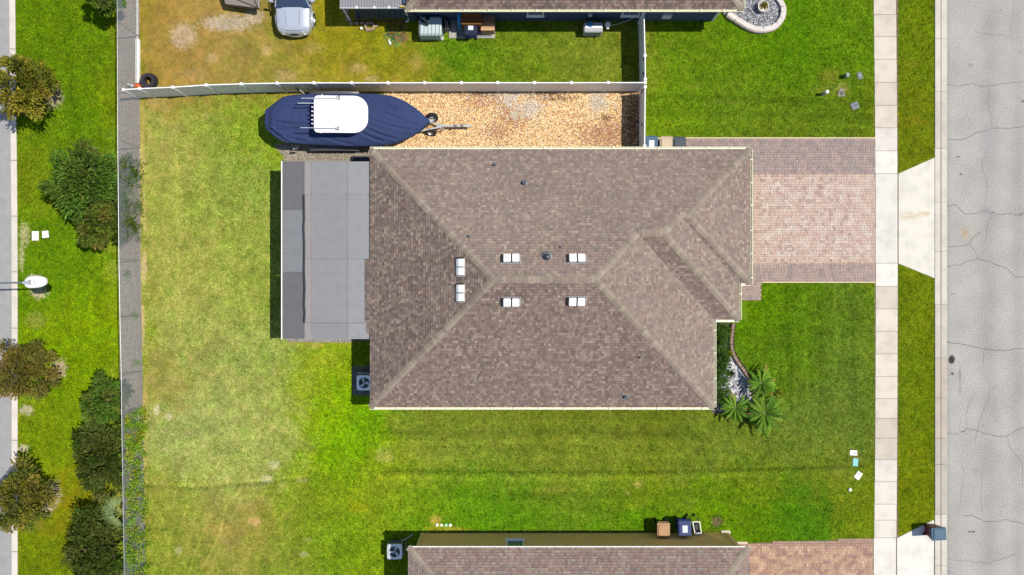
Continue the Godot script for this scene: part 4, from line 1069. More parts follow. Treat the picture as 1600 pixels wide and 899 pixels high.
func gutter(par: Node3D, a: Vector3, e: Vector3, out: Vector3, col: Color, m: Material, first := 0.55, gap := 1.24):
	var b := B.new()
	var d := (e - a).normalized(); var l := (e - a).length()
	var bas := Basis(d, Vector3.UP, d.cross(Vector3.UP))
	var mid := (a + e) * 0.5
	var w := 0.115
	b.box(mid + out * 0.006 + Vector3(0, -0.06, 0), Vector3(l, 0.13, 0.010), col, bas)                     # back
	b.box(mid + out * (w - 0.010) + Vector3(0, -0.055, 0), Vector3(l, 0.13, 0.022), col, bas, 0.004)            # front lip
	b.box(mid + out * (w * 0.5) + Vector3(0, -0.112, 0), Vector3(l, 0.008, w - 0.034), col, bas)             # trough
	for t in [-1.0, 1.0]: b.box(mid + d * t * (l * 0.5 - 0.004) + out * (w * 0.5 - 0.003) + Vector3(0, -0.056, 0), Vector3(0.008, 0.104, w - 0.034), col, bas)
	var o := part("gutter", b, m, par)
	var t := first
	while t < l - 0.1:
		var h := B.new()
		h.box(a + d * t + out * (w * 0.5) + Vector3(0, 0.014, 0), Vector3(0.035, 0.008, w + 0.02), Color(.8, .8, .74), bas)
		part("gutter_bracket", h, m, o)
		t += gap * rng.randf_range(0.93, 1.07)

# ---------------------------------------------------------------- fences
func vinyl_run(o: Node3D, tops: Array, h: float, side: Vector3):
	var wht := Color(.82, .82, .83)
	var w := []
	for t in tops:
		var p := px(t[0], t[1], h + .05); w.append(Vector3(p.x, 0, p.z))
	for i in w.size():
		var b := B.new()
		b.box(w[i] + Vector3(0, h * .5, 0), Vector3(.127, h + .02, .127), wht, Basis(), .008)
		var p := part("post", b, M.vinyl, o)
		b = B.new()
		b.box(w[i] + Vector3(0, h + .03, 0), Vector3(.155, .035, .155), wht, Basis(), .006)
		for k in 4:
			var a := TAU * k / 4 + PI / 4; var e := a + TAU / 4
			b.tri(w[i] + Vector3(cos(a) * .1, h + .048, sin(a) * .1), w[i] + Vector3(cos(e) * .1, h + .048, sin(e) * .1), w[i] + Vector3(0, h + .09, 0), Vector3(cos(a + .78), 1, sin(a + .78)), wht)
		part("post_cap", b, M.vinyl, p)
		if i == 0: continue
		var d: Vector3 = w[i] - w[i - 1]
		var l := d.length() - .13
		var bas := Basis(d.normalized(), Vector3.UP, d.normalized().cross(Vector3.UP))
		var mid: Vector3 = (w[i] + w[i - 1]) * .5
		b = B.new(); b.box(mid + Vector3(0, h - .03, 0), Vector3(l, .09, .052), wht, bas, .006); part("top_rail", b, M.vinyl, o)
		b = B.new(); b.box(mid + Vector3(0, .11, 0), Vector3(l, .14, .048), wht, bas, .006); part("bottom_rail", b, M.vinyl, o)
		b = B.new()
		var n := int(l / .28) + 1
		for k in n:                                       # tongue-and-groove boards, joined: too fine to tell apart from the air
			b.box(mid + bas * Vector3(-l * .5 + l * (k + .5) / n, (h + .1) * .5, 0), Vector3(l / n - .002, h - .26, .028), wht, bas, .004)
		part("panel", b, M.vinyl, o)

func make_fences():
	var o := thing("vinyl_fence", "long white vinyl privacy fence running behind the boat and gravel bed", "fence", px(600, 142))
	vinyl_run(o, [[191.5, 139.8], [217, 138.2], [269, 136], [321, 132.6], [376, 130.8], [432.5, 129.6], [490, 129.2], [549, 129.2], [605.5, 129.2], [663, 129], [720.5, 129], [777.5, 129], [835, 129], [892.5, 129], [950.5, 128.8], [1008, 128.8]], 1.83, Vector3.BACK)
	o = thing("vinyl_fence", "short white vinyl fence with a gate between navy house and long fence", "fence", px(1001, 80))
	vinyl_run(o, [[1006.5, 19], [1008.3, 86.5], [1008.6, 123.5]], 1.80, Vector3.LEFT)
	var b := B.new()
	for y in [92.0, 116.0]:
		var p := px(1006.5, y, 1.4); b.box(Vector3(p.x - .06, 1.45, p.z), Vector3(.05, .06, .22), Color(.05, .05, .05), Basis(), .01)
	part("gate_hinge", b, M.plastic, o)
	o = thing("vinyl_fence", "white vinyl gate closing the gravel bed between long fence and middle house", "gate", px(1000, 185))
	vinyl_run(o, [[1008.4, 135.5], [1007.6, 228]], 1.80, Vector3.LEFT)
	b = B.new()
	for y in [143.0, 195.0]:
		var p := px(1004.5, y, 1.3); b.box(Vector3(p.x - .06, 1.35, p.z), Vector3(.05, .06, .2), Color(.05, .05, .05), Basis(), .01)
	part("gate_hinge", b, M.plastic, o)
	# chain-link
	o = thing("chain_link_fence", "tall grey chain-link fence along the left side of the back yards", "fence", px(220, 450))
	var line := [[216.2, -20], [217.2, 57], [217.6, 143], [217.8, 231], [218.6, 317], [219.5, 407], [221, 492], [223, 580], [224, 668], [225.6, 757], [227, 846], [228.4, 935]]
	var steel := Color(.46, .49, .52); var hh := 2.44
	var w := []
	for q in line: w.append(px(q[0], q[1]))
	for i in w.size():
		b = B.new(); b.tube([w[i], w[i] + Vector3(0, hh, 0)], .026, .026, 8, Color(.46, .49, .53)); part("post", b, M.metal, o)
		if i == 0: continue
		b = B.new(); b.tube([w[i - 1] + Vector3(0, hh, 0), w[i] + Vector3(0, hh, 0)], .016, .016, 8, Color(.34, .36, .39)); part("top_rail", b, M.metal, o)
		b = B.new()
		var d: Vector3 = w[i] - w[i - 1]; var l := d.length(); var f := d / l
		for s in [-1.0, 1.0]:
			var u := -hh
			while u < l + hh:                                 # one straight wire of the mesh, clipped to the bay
				var t0 := 0.0; var t1 := 1.0
				var ua := u; var ub: float = u + s * hh
				for lim in [[0.0, 1.0], [l, -1.0]]:
					var fa: float = (ua - lim[0]) * lim[1]; var fb: float = (ub - lim[0]) * lim[1]
					if fa < 0 and fb < 0: t1 = -1.0; break
					if fa < 0: t0 = maxf(t0, fa / (fa - fb))
					elif fb < 0: t1 = minf(t1, fa / (fa - fb))
				if t1 > t0 + .02:
					var p: Vector3 = w[i - 1] + f * (ua + s * hh * t0) + Vector3(0, hh * t0, 0); var q: Vector3 = w[i - 1] + f * (ua + s * hh * t1) + Vector3(0, hh * t1, 0)
					var r := .0026
					var c3 := [Vector3(1, 0, 0) * r, (Vector3(-.5, .6, 0) + f * -.6 * s) * r, (Vector3(-.5, -.6, 0) + f * .6 * s) * r]
					for k in 3: b.quad(p + c3[k], p + c3[(k + 1) % 3], q + c3[(k + 1) % 3], q + c3[k], c3[k] + c3[(k + 1) % 3], steel)
				u += .055
		part("mesh_wire", b, M.metal, o, true)
	for q in [[213.8, -20, 216.2, 62, .10, "white kick board along the foot of the chain-link fence, thin far length"], [213.6, 62.6, 219.0, 131, .22, "wide white board along the foot of the chain-link fence beside the tyres"]]:
		b = B.new(); b.prism(rect(q[0], q[1], q[2], q[3]), .0, q[4], .01, Color(.82, .82, .8))
		single("kick_board", b, M.vinyl, q[5], "board", px((q[0] + q[2]) * .5, (q[1] + q[3]) * .5))

# ---------------------------------------------------------------- plants
func leaf(b: B, p: Vector3, d: Vector3, up: Vector3, l: float, w: float, col: Color):
	var s := d.cross(up).normalized() * w
	var q := p + d * l
	var m := p + d * l * .45 + up * w * .35
	b.tri(p, m + s, q, up, col); b.tri(p, q, m - s, up, col)

func crown(clumps: Array, per: int, size: float, cols: Array, spiky := 0.5) -> B:
	var b := B.new()
	for c in clumps:                                        # [centre, radius, outward]
		var base := vary(pick(cols), .3)
		for i in per:
			var dir := Vector3(rng.randfn(), rng.randfn() * .8 + .1, rng.randfn()).normalized()
			var p: Vector3 = c[0] + dir * c[1] * pow(rng.randf(), .75)
			var d: Vector3 = (dir * .7 + c[2] * spiky * 1.8 + Vector3(rng.randfn(), rng.randfn() * .5, rng.randfn()) * .45).normalized()
			var up := (Vector3.UP * 1.1 + Vector3(rng.randfn(), rng.randfn(), rng.randfn()) * .55).normalized()
			var col := vary(base.lerp(pick(cols), .4), .45) * 1.22
			leaf(b, p, d, up, size * rng.randf_range(.7, 1.4), size * rng.randf_range(.16, .28), col)
	return b

func tree(label: String, foot: Vector3, top: Vector3, rx: float, ry: float, rz: float, n: int, per: int, size: float, cols: Array, skirt := [], called := "tree", wood := Color(.16, .12, .09)):
	var o := thing(called, label, "tree", foot, "trees along the far-left verge")
	var trunk := B.new()
	var fork := foot.lerp(top, .38) + Vector3(0, 0, 0)
	trunk.tube([foot - Vector3(0, .05, 0), foot.lerp(fork, .5) + Vector3(rng.randfn() * .04, 0, rng.randfn() * .04), fork], .09, .065, 8, wood)
	part("trunk", trunk, M.bark, o)
	var clumps := []
	for i in n:
		var y := 1.0 - 1.75 * (i + .5) / n
		var a := i * 2.39996 + rng.randf() * .5
		var rr := sqrt(maxf(1.0 - y * y, .05))
		var q := Vector3(cos(a) * rr * rx, y * ry, sin(a) * rr * rz) * rng.randf_range(.5, 1.18)
		var cr := rng.randf_range(.17, .34) * (rx + rz) * .5
		clumps.append([top + q, cr, q.normalized()])
	for q in skirt:
		for i in int(absf(q[2] - q[1]) / 9.0):
			clumps.append([px(q[0] + rng.randf_range(-5, 4), lerpf(q[1], q[2], rng.randf()), 1.0) + Vector3(0, rng.randf_range(-.5, .7), 0), .34, Vector3(.2, .4, 0)])
	for i in range(0, n, 2):
		var br := B.new()
		var e: Vector3 = clumps[i][0]
		br.tube([fork.lerp(top, rng.randf() * .4), fork.lerp(e, .55) + Vector3(0, .1, 0), e], .035, .008, 5, wood)
		part("limb", br, M.bark, o)
	part("crown", crown(clumps, per, size, cols), M.leafy, o)

func frond(b: B, o: Vector3, az: float, l: float, lift: float, droop: float, leafl: float, n: int, col: Color):
	var d := Vector3(cos(az), 0, sin(az)); var s := Vector3(-d.z, 0, d.x)
	var prev := o
	for i in n:
		var t := (i + 1.0) / n
		var p := o + d * l * t * (1.0 - .12 * t * droop) + Vector3(0, l * (lift * t - droop * t * t), 0)
		var f := (p - prev).normalized()
		b.tri(prev - s * .012, prev + s * .012, p, Vector3.UP, Color(col.r * 1.2, col.g * 1.05, col.b))
		var ll := leafl * (.45 + sin(PI * minf(t * 1.05, 1.0)) * .65)
		for k in [-1.0, 1.0]:
			var ld: Vector3 = (s * k + f * 1.15 + Vector3(0, .25 + rng.randf_range(-.15, .1), 0)).normalized()
			leaf(b, p, ld, (Vector3.UP + s * k * -.35).normalized(), ll, .015, vary(col, .3))
		prev = p

func palm(label: String, foot: Vector3, hgt: float, l: float, n: int, group: String, cols: Array, called := "palm"):
	var o := thing(called, label, "palm", foot, group)
	var t := B.new(); t.tube([foot - Vector3(0, .05, 0), foot + Vector3(0, hgt, 0)], .10, .085, 8, Color(.16, .12, .08)); part("trunk", t, M.bark, o)
	for i in n:
		var b := B.new()
		var az := i * 2.39996 + rng.randf_range(-.4, .4)
		var lev := float(i) / n
		frond(b, foot + Vector3(cos(az) * .05, hgt, sin(az) * .05), az, l * rng.randf_range(.65, 1.15) * lerpf(1.05, .75, lev), lerpf(.18, 1.0, lev) + rng.randf_range(-.12, .15), lerpf(.72, .65, lev), l * .12, 36, vary(pick(cols), .25) if i > 4 or i % 2 else vary(Color(.20, .17, .05), .2))
		part("frond", b, M.leafy, o)

func make_trees():
	var olive := [Color(.11, .105, .012), Color(.14, .125, .018), Color(.075, .09, .012), Color(.17, .135, .02), Color(.055, .07, .012)]
	var rust := [Color(.105, .080, .018), Color(.075, .075, .015), Color(.13, .090, .024), Color(.055, .06, .014), Color(.09, .085, .014)]
	var mixed := [Color(.06, .075, .012), Color(.10, .10, .015), Color(.13, .11, .02), Color(.04, .06, .012), Color(.08, .07, .018)]
	var green := [Color(.045, .085, .012), Color(.06, .09, .016), Color(.035, .065, .012), Color(.08, .095, .02), Color(.05, .11, .014)]
	var deep := [Color(.034, .052, .010), Color(.048, .060, .014), Color(.024, .038, .008), Color(.075, .078, .02), Color(.034, .066, .010)]
	tree("olive-yellow tree with feathery crown at the top of the far-left road verge", px(86, 147), px(36, 131, 2.7), 1.3, 1.0, 1.55, 38, 105, .2, olive)
	tree("reddish-brown round tree on the far-left verge below the street lamp", px(84, 580), px(34, 581, 2.6), 1.35, 1.0, 1.35, 40, 115, .18, rust)
	tree("dark mottled tree on the far-left verge near the lower left corner", px(76, 783), px(30, 781, 2.6), 1.25, 1.0, 1.6, 40, 112, .19, mixed)
	tree("large dark green tree behind the chain-link fence, biggest of the left trees", px(192, 308), px(127, 282, 2.3), 1.6, 1.0, 1.65, 54, 125, .22, green, [[192, 236, 330], [196, 262, 290]])
	tree("brownish green tree behind the chain-link fence just below the largest tree", px(200, 348), px(150, 352, 1.9), .9, .7, 1.1, 26, 110, .21, [Color(.07, .085, .015), Color(.085, .08, .018), Color(.045, .075, .012), Color(.055, .085, .012)], [[196, 322, 372], [190, 330, 380]])
	tree("small dark tree behind the fence, uppermost of the three lower-left dark trees", px(196, 628), px(158, 625, 1.9), .78, .7, 1.1, 26, 115, .2, green, [[195, 600, 640]])
	tree("dark narrow tree behind the fence, middle of the three lower-left dark trees", px(200, 706), px(154, 710, 2.0), .88, .8, 2.05, 46, 115, .2, deep, [[195, 660, 770]])
	tree("wide dark tree at the bottom edge behind the fence and the fan palm", px(198, 848), px(146, 862, 2.1), 1.15, .9, 2.2, 50, 120, .19, deep, [[200, 800, 900]])
	tree("dark green tree cut by the top edge behind the chain-link fence", px(196, -8), px(161, -6, 2.0), .7, .7, .9, 18, 150, .2, green)
	# fan palm in the hedge
	var o := thing("fan_palm", "pale green fan palm with drooping fronds over the chain-link fence", "palm", px(206, 794))
	var tk := B.new(); tk.tube([px(206, 794, 0), px(192, 800, 2.35)], .09, .06, 7, Color(.2, .17, .12)); part("trunk", tk, M.bark, o)
	for i in 9:
		var b := B.new()
		var c := px(190, 800, 2.6)
		var az := PI + rng.randf_range(-1.5, 1.5) + (.5 if i % 2 else -.3)
		var hub := c + Vector3(cos(az) * .35, rng.randf_range(0, .25), sin(az) * .35)
		b.tube([c, hub], .012, .01, 4, Color(.2, .25, .1))
		for k in 13:
			var a: float = az + (k - 6) * .17
			leaf(b, hub, Vector3(cos(a), .12 - abs(k - 6) * .05 - rng.randf() * .2, sin(a)).normalized(), Vector3.UP, rng.randf_range(.45, .95), .014, vary(Color(.19, .25, .10), .35))
		part("frond", b, M.leafy, o)
	# climbing vines on the lower fence
	var vc := [Color(.11, .22, .014), Color(.08, .18, .015), Color(.15, .22, .018), Color(.22, .20, .018), Color(.07, .14, .012)]
	for q in [[640, 700, 205, .9, "bright green vine on the fence below the third post, uppermost vine"], [672, 735, 214, .5, "green vine with yellow leaves on the fence, second from the top"], [735, 790, 208, .6, "sparse green vine on the fence beside the fan palm"], [790, 850, 206, .6, "yellow-green vine on the fence below the fan palm"], [846, 910, 210, .55, "trailing green vine on the fence at the bottom edge"], [255, 375, 211, .22, "few green shoots on the fence beside the largest dark tree"]]:
		var cl := []
		var n := int((q[1] - q[0]) / 4.0)
		for i in n * 3:
			var hgt := rng.randf_range(.1, 2.3)
			var yy: float = q[0] + (q[1] - q[0]) * rng.randf()
			var base := px(lerpf(217.5, 228.4, clampf((yy - 230) / 700.0, 0, 1)), yy)
			cl.append([Vector3(base.x + rng.randf_range(-.20, .24), hgt, base.z), .15 + rng.randf() * .16, Vector3(.3, .5, 0)])
		var at := px(q[2], (q[0] + q[1]) * .5)
		var vine := thing("vine", q[4], "vine", at, "vines on the chain-link fence")
		part("foliage", crown(cl, int(64 * q[3]), .12, vc if q[3] > .3 else green, .2), M.leafy, vine)
		var st := B.new()
		for i in 5:
			var yy: float = q[0] + (q[1] - q[0]) * (i + .5) / 5.0
			var f := px(218 + (yy - 230) * .013, yy); st.tube([f, f + Vector3(-.05, 1.1, .15), f + Vector3(-.02, 2.2, -.1)], .012, .006, 4, Color(.14, .12, .07))
		part("stem", st, M.bark, vine)
	for q in [[201, 428, .16, "small green shrub alone on the bare strip behind the fence"], [205, 300, .2, "low green weed on the bare strip beside the largest dark tree"], [213, 493, .13, "yellowish weed at the foot of the fence"], [216, 566, .13, "tiny green weed at the fence foot above the vines"], [104, 498, .0, ""]]:
		if q[2] == 0.0: continue
		var c := px(q[0], q[1]); var b := crown([[c + Vector3(0, .15, 0), q[2] * 1.4, Vector3.UP * .5]], 160, .09, vc)
		single("weed", b, M.leafy, q[3], "weed", c)
	# front bed
	var pc := [Color(.10, .20, .022), Color(.08, .17, .02), Color(.14, .24, .03), Color(.06, .13, .02)]
	palm("pygmy palm nearest the house corner in the front bed", px(1143, 634), .75, 1.0, 34, "pygmy palms in the front bed", pc)
	palm("pygmy palm at the front bed's upper outer end beside the edging stones", px(1182, 596), .8, 1.0, 36, "pygmy palms in the front bed", pc)
	palm("largest pygmy palm, spreading over the lawn at the bed's lower end", px(1188, 642), .85, 1.3, 44, "pygmy palms in the front bed", pc)
	var cl := []
	for i in 150:
		var yy := rng.randf_range(507, 632); cl.append([px(1119 + rng.randf() * 15 , yy) + Vector3(0, rng.randf_range(.15, .75), 0), .17, Vector3.UP * .4])
	o = thing("hedge", "low dark green hedge along the front wall of the middle house", "hedge", px(1127, 570))
	part("foliage", crown(cl, 60, .075, [Color(.03, .065, .012), Color(.045, .095, .016), Color(.025, .05, .010), Color(.06, .12, .02)], .3), M.leafy, o)
	var st := B.new()
	for i in 14:
		var f := px(1126 + rng.randf_range(-3, 3), 511 + i * 8.8); st.tube([f, f + Vector3(.03, .3, .02), f + Vector3(-.03, .65, 0)], .012, .006, 4, Color(.14, .11, .08))
	part("stems", st, M.bark, o)
	for q in [[1134, 515, .22, "yellow-green bush at the upper end of the front bed"], [1136, 551, .18, "yellow-green bush at the bend of the edging stones"], [1214, 611, .16, "yellow-green tuft with orange tips beside the largest palm"]]:
		var c := px(q[0], q[1]); single("shrub", crown([[c + Vector3(0, .2, 0), q[2], Vector3.UP], [c + Vector3(.06, .3, .1), q[2], Vector3.UP]], 170, .09, [Color(.16, .21, .015), Color(.22, .24, .02), Color(.11, .18, .015)]), M.leafy, q[3], "shrub", c)
	for q in [[1140.5, 583, .42, 34, "round spiky plant among the white rocks", [Color(.06, .09, .03), Color(.09, .10, .03), Color(.045, .07, .025)]], [1190, 13, .34, 40, "spiky golden plant in the round planter", [Color(.17, .15, .02), Color(.13, .13, .02), Color(.2, .16, .03)]]]:
		var c := px(q[0], q[1]) + (Vector3(0, .42, 0) if q[1] < 100 else Vector3(0, .05, 0))
		var b := B.new()
		for i: int in q[3]:
			var a := i * 2.39996; var e := rng.randf_range(.15, 1.3)
			leaf(b, c, Vector3(cos(a) * cos(e), sin(e), sin(a) * cos(e)), Vector3(-cos(a) * .5, 1, -sin(a) * .5).normalized(), q[2] * rng.randf_range(.7, 1.05), .028, vary(pick(q[5]), .2))
		single("spiky_plant", b, M.leafy, q[4], "plant", c)
	var c2 := px(1120, 815)
	var sb := B.new()
	for i in 90:
		var a := rng.randf() * TAU; var r := rng.randf() * .26
		leaf(sb, c2 + Vector3(cos(a) * r, .02, sin(a) * r), Vector3(cos(a), .6, sin(a)).normalized(), Vector3.UP, .13, .014, vary(pick([Color(.16, .12, .075), Color(.10, .07, .05), Color(.22, .17, .11)]), .3))
	for i in 130:
		var a := rng.randf() * TAU; var r := rng.randf_range(.2, .42)
		leaf(sb, c2 + Vector3(cos(a) * r, .02, sin(a) * r), Vector3(cos(a), .8, sin(a)).normalized(), Vector3.UP, .12, .016, vary(Color(.07, .15, .012), .3))
	single("dead_clump", sb, M.leafy, "dead brown plant clump ringed by green weeds near the bins", "plant", c2)
	# dark hedge mass behind fence lower left: shade-side clumps are part of the trees above

# ---------------------------------------------------------------- boat and trailer
func lerp_line(list: Array, x: float) -> float:
	if x <= list[0][0]: return list[0][1]
	for i in range(1, list.size()):
		if x <= list[i][0]: return lerpf(list[i - 1][1], list[i][1], (x - list[i - 1][0]) / (list[i][0] - list[i - 1][0]))
	return list[-1][1]

func make_boat():
	var top := [[414, 173], [415.5, 171], [428, 161], [442, 151.5], [456, 148.5], [470, 147.2], [550, 146.2], [580, 146.2], [595, 147.4], [611, 149.5], [625, 154.5], [636, 160], [650, 169.5], [660, 178], [667, 184.5], [671, 188]]
	var bot := [[414, 198], [415.5, 200.5], [425, 211], [436, 219], [448, 223.4], [500, 226.4], [550, 228.4], [580, 228.2], [605, 226.6], [621, 223], [642, 214], [655, 206], [664, 196.5], [671, 189.5]]
	var o := thing("boat", "centre-console boat under a navy blue canvas cover with white hardtop", "boat", px(545, 188))
	var rows := []; var sk0 := []; var sk1 := []
	var hull0 := []; var hull1 := []
	var creases := [[655, 198, 575, 168, .05], [640, 205, 573, 186, .05], [620, 218, 572, 202, .09], [650, 175, 578, 160, .04], [600, 222, 565, 208, .08], [640, 190, 590, 172, .04], [490, 196, 432, 192, .09], [488, 201, 418, 204, .07], [450, 221, 425, 203, .10], [443, 217, 421, 201, .08], [490, 163, 430, 168, .06], [488, 172, 470, 173, .05], [560, 228, 500, 212, .05], [490, 180, 440, 182, .03], [630, 175, 580, 152, .05], [592, 148, 575, 158, .05], [500, 148, 440, 158, .04], [480, 222, 430, 208, .06]]
	var NX := 108; var NZ := 52
	for i in NX + 1:
		var X := lerpf(414, 671, float(i) / NX)
		var y0 := lerp_line(top, X); var y1 := lerp_line(bot, X)
		var row := []
		var hb := 1.62 + .16 * smoothstep(560, 671, X)
		for j in NZ + 1:
			var s := -1.0 + 2.0 * j / NZ
			var Y := lerpf(y0, y1, (s + 1) * .5)
			var p := px(X, Y, hb)
			var wd := (y1 - y0) / 80.0
			var hgt := hb + .48 * wd * pow(maxf(1.0 - s * s, 0.0), .75) * smoothstep(408, 430, X)
			hgt += .16 * exp(-pow((X - 532) / 40.0, 2) - pow((Y - 178) / 20.0, 2))
			for c in creases:
				var a := Vector2(c[0], c[1]); var e := Vector2(c[2], c[3])
				var t := clampf((Vector2(X, Y) - a).dot(e - a) / (e - a).length_squared(), 0, 1)
				var dd := Vector2(X, Y).distance_to(a.lerp(e, t) + Vector2(0, sin(t * PI) * 2.0))
				hgt -= c[4] * exp(-pow(dd / 1.5, 2)) * sin(PI * clampf(t * .9 + .05, 0, 1)) - c[4] * .45 * exp(-pow((dd - 3.6) / 2.0, 2))
			hgt += .014 * nz.get_noise_2d(X * 14.0, Y * 46.0) + .03 * nz.get_noise_2d(X * 8.0 + 90, Y * 8.0)
			row.append(Vector3(p.x, hgt, p.z))
		rows.append(row)
		var e0: Vector3 = row[0]; var e1: Vector3 = row[NZ]
		var wob := .04 * sin(X * .33) + .03 * sin(X * .71)
		var inw := .07 * smoothstep(0.0, 60.0, y1 - y0)
		sk0.append([e0, e0 + Vector3(0, -.18, inw * .3), e0 + Vector3(0, -.38 + wob, inw)]); sk1.append([e1, e1 + Vector3(0, -.18, -inw * .3), e1 + Vector3(0, -.38 + wob, -inw)])
		var kz := (e0.z + e1.z) * .5
		var kee := .62 + .75 * pow(smoothstep(540, 671, X), 2)
		for sd in [[hull0, e0], [hull1, e1]]:
			var e: Vector3 = sd[1]
			var r := []
			for k in 5:
				var t := k / 4.0
				r.append(Vector3(e.x, lerpf(e.y - .22, kee, pow(t, .8)), lerpf(lerpf(e.z, kz, .06), kz, t * t)))
			sd[0].append(r)
	var navy := Color(.030, .046, .118)
	var mid := px(540, 188, .9)
	var cv := B.new(); cv.grid(rows, navy, Vector3(mid.x, -6, mid.z))
	var cover := part("cover", cv, M.canvas, o)
	cv = B.new(); cv.grid(sk0, navy, mid); cv.grid(sk1, navy, mid)
	var stern := []
	for j in NZ + 1: stern.append([rows[0][j], rows[0][j] + Vector3(.03, -.4, 0)])
	cv.grid(stern, navy, mid)
	part("cover_skirt", cv, M.canvas, cover)
	var ht := B.new(); ht.grid(hull0, Color(.65, .66, .68), mid); ht.grid(hull1, Color(.65, .66, .68), mid)
	var tr: Array = hull0[0]; var tr2: Array = hull1[0]
	for k in 4: ht.quad(tr[k], tr[k + 1], tr2[k + 1], tr2[k], Vector3.LEFT, Color(.65, .66, .68))
	part("hull", ht, M.gel, o)
	# hardtop
	var th := 2.95
	var ol := PackedVector2Array()
	for c in [[496.5, 155.5, 6.5, 6.5, 180, 270], [552, 171, 22.5, 21.5, 270, 360], [552, 186, 22.5, 21.5, 0, 90], [496.5, 200.5, 6.5, 6.5, 90, 180]]:
		for k in 9:
			var a := deg_to_rad(lerpf(c[4], c[5], k / 8.0)); var p := px(c[0] + cos(a) * c[2], c[1] + sin(a) * c[3], th); ol.append(Vector2(p.x, p.z))
	var hb := B.new(); hb.prism(ol, th - .09, th, .03, Color(.84, .84, .84))
	var hard := part("hardtop", hb, M.gel, o)
	hb = B.new()                                            # non-skid panel and hatch
	hb.box(px(500, 178, th) + Vector3(-.1, .004, .4), Vector3(.05, .02, .05), Color(.2, .2, .22))
	hb.lathe(px(541, 163, th), [[.1, 0], [.1, .03], [.05, .06], [0, .06]], 10, Color(.7, .7, .72)); part("antenna_base", hb, M.gel, hard)
	for q in [[506, 155], [506, 201], [556, 162], [556, 194]]:
		var b := B.new(); var p := px(q[0], q[1], th); b.tube([p + Vector3(.0, -.08, 0), Vector3(p.x * .995, 1.6, p.z * .985)], .025, .025, 7, Color(.7, .72, .74)); part("hardtop_leg", b, M.metal, o)
	for q in [[470.5, 153.5, 529, 153, th + .12], [465, 161.3, 491, 161.3, th - .02], [469, 199.5, 529, 200.5, th + .12]]:
		var b := B.new(); b.tube([px(q[0], q[1], q[4] + .05), px(q[2], q[3], q[4])], .022, .03, 7, Color(.72, .76, .80)); part("outrigger", b, M.metal, o)
	for q in [[527.5, 153.2], [526, 201]]:
		var b := B.new(); b.lathe(px(q[0], q[1], th), [[.1, 0], [.09, .05], [.04, .15], [0, .16]], 10, Color(.45, .46, .48)); b.box(px(q[0] + 2.5, q[1], th) + Vector3(0, .06, 0), Vector3(.14, .08, .2), Color(.4, .4, .42), Basis(), .02); part("outrigger_base", b, M.metal, o)
	for Y in [167.2, 173.8, 180.4, 187.0, 193.0]:
		var b := B.new(); b.tube([px(491, Y + .8, th - .3), px(487.2, Y, th + .02)], .032, .032, 9, Color(.82, .82, .82)); part("rod_holder", b, M.gel, o)
	for q in [[503, 147.5], [501.8, 208]]:
		var b := B.new(); b.tube([px(q[0], lerpf(q[1], 178, .14), th - .05), px(q[0], q[1], th)], .03, .03, 7, Color(.82, .82, .82)); part("spreader_light_bracket", b, M.gel, o)
	# trailer
	o = thing("boat_trailer", "galvanised tandem-axle boat trailer under the navy covered boat", "trailer", px(600, 190))
	var gal := Color(.45, .46, .46)
	var b := B.new()
	for q in [[[440, 166], [620, 166]], [[440, 212], [620, 212]], [[620, 166], [690, 195.5]], [[620, 212], [690, 198.5]]]:
		var a := px(q[0][0], q[0][1], .5); var e := px(q[1][0], q[1][1], .5)
		var d := (e - a).normalized(); b.box((a + e) * .5, Vector3(a.distance_to(e), .14, .09), gal, Basis(d, Vector3.UP, d.cross(Vector3.UP)), .01)
	for X in [450, 500, 540, 580, 618]: b.box(px(X, 189, .44), Vector3(.09, .09, 1.62), gal, Basis(), .008)
	part("frame", b, M.galv, o)
	b = B.new(); var a := px(682, 197, .52); var e := px(728, 197, .52); b.box((a + e) * .5, Vector3(e.x - a.x, .13, .11), gal, Basis(), .01); part("tongue", b, M.galv, o)
	b = B.new(); a = px(731, 197, .52); b.box(a, Vector3(.28, .09, .13), Color(.5, .5, .5), Basis(), .02); b.lathe(a + Vector3(.14, -.04, 0), [[.07, 0], [.07, .06], [.03, .09], [0, .09]], 10, Color(.55, .55, .55)); part("coupler", b, M.galv, o)
	b = B.new(); a = px(672, 194, .6); b.box(a + Vector3(0, .3, 0), Vector3(.1, .9, .1), gal, Basis(), .01); b.box(a + Vector3(.12, .72, 0), Vector3(.26, .2, .22), gal, Basis(), .03); b.lathe(a + Vector3(.02, .74, -.12), [[.09, 0], [.09, .2], [0, .2]], 10, Color(.25, .25, .27), Basis(Vector3.RIGHT, PI / 2)); part("winch_post", b, M.galv, o)
	for q in [[712, 197, .66], [722, 196, .62]]:
		b = B.new(); b.box(px(q[0], q[1], q[2]), Vector3(.12, .1, .14), Color(.2, .2, .22), Basis(), .02); part("bracket", b, M.galv, o)
	b = B.new(); a = px(690, 200.5, .45); b.tube([a + Vector3(0, -.3, .1), a + Vector3(0, .55, .1)], .035, .035, 8, gal); b.box(a + Vector3(.1, .5, .1), Vector3(.22, .03, .03), gal); part("jack", b, M.galv, o)
	wheel(o, "spare_wheel", px(674.5, 184.5, .75), Basis(Vector3.UP, .2) * Basis(Vector3.RIGHT, 1.05), .34, .2)
	wheel(o, "wheel", px(673, 206.5, .28), Basis(Vector3.UP, -.15) * Basis(Vector3.RIGHT, PI / 2 - .35), .30, .2)
	for q in [[505, 229.5], [540, 229.8], [505, 150.5], [540, 150.5]]: wheel(o, "wheel", px(q[0], q[1], .36), Basis(Vector3.RIGHT, PI / 2), .36, .22)
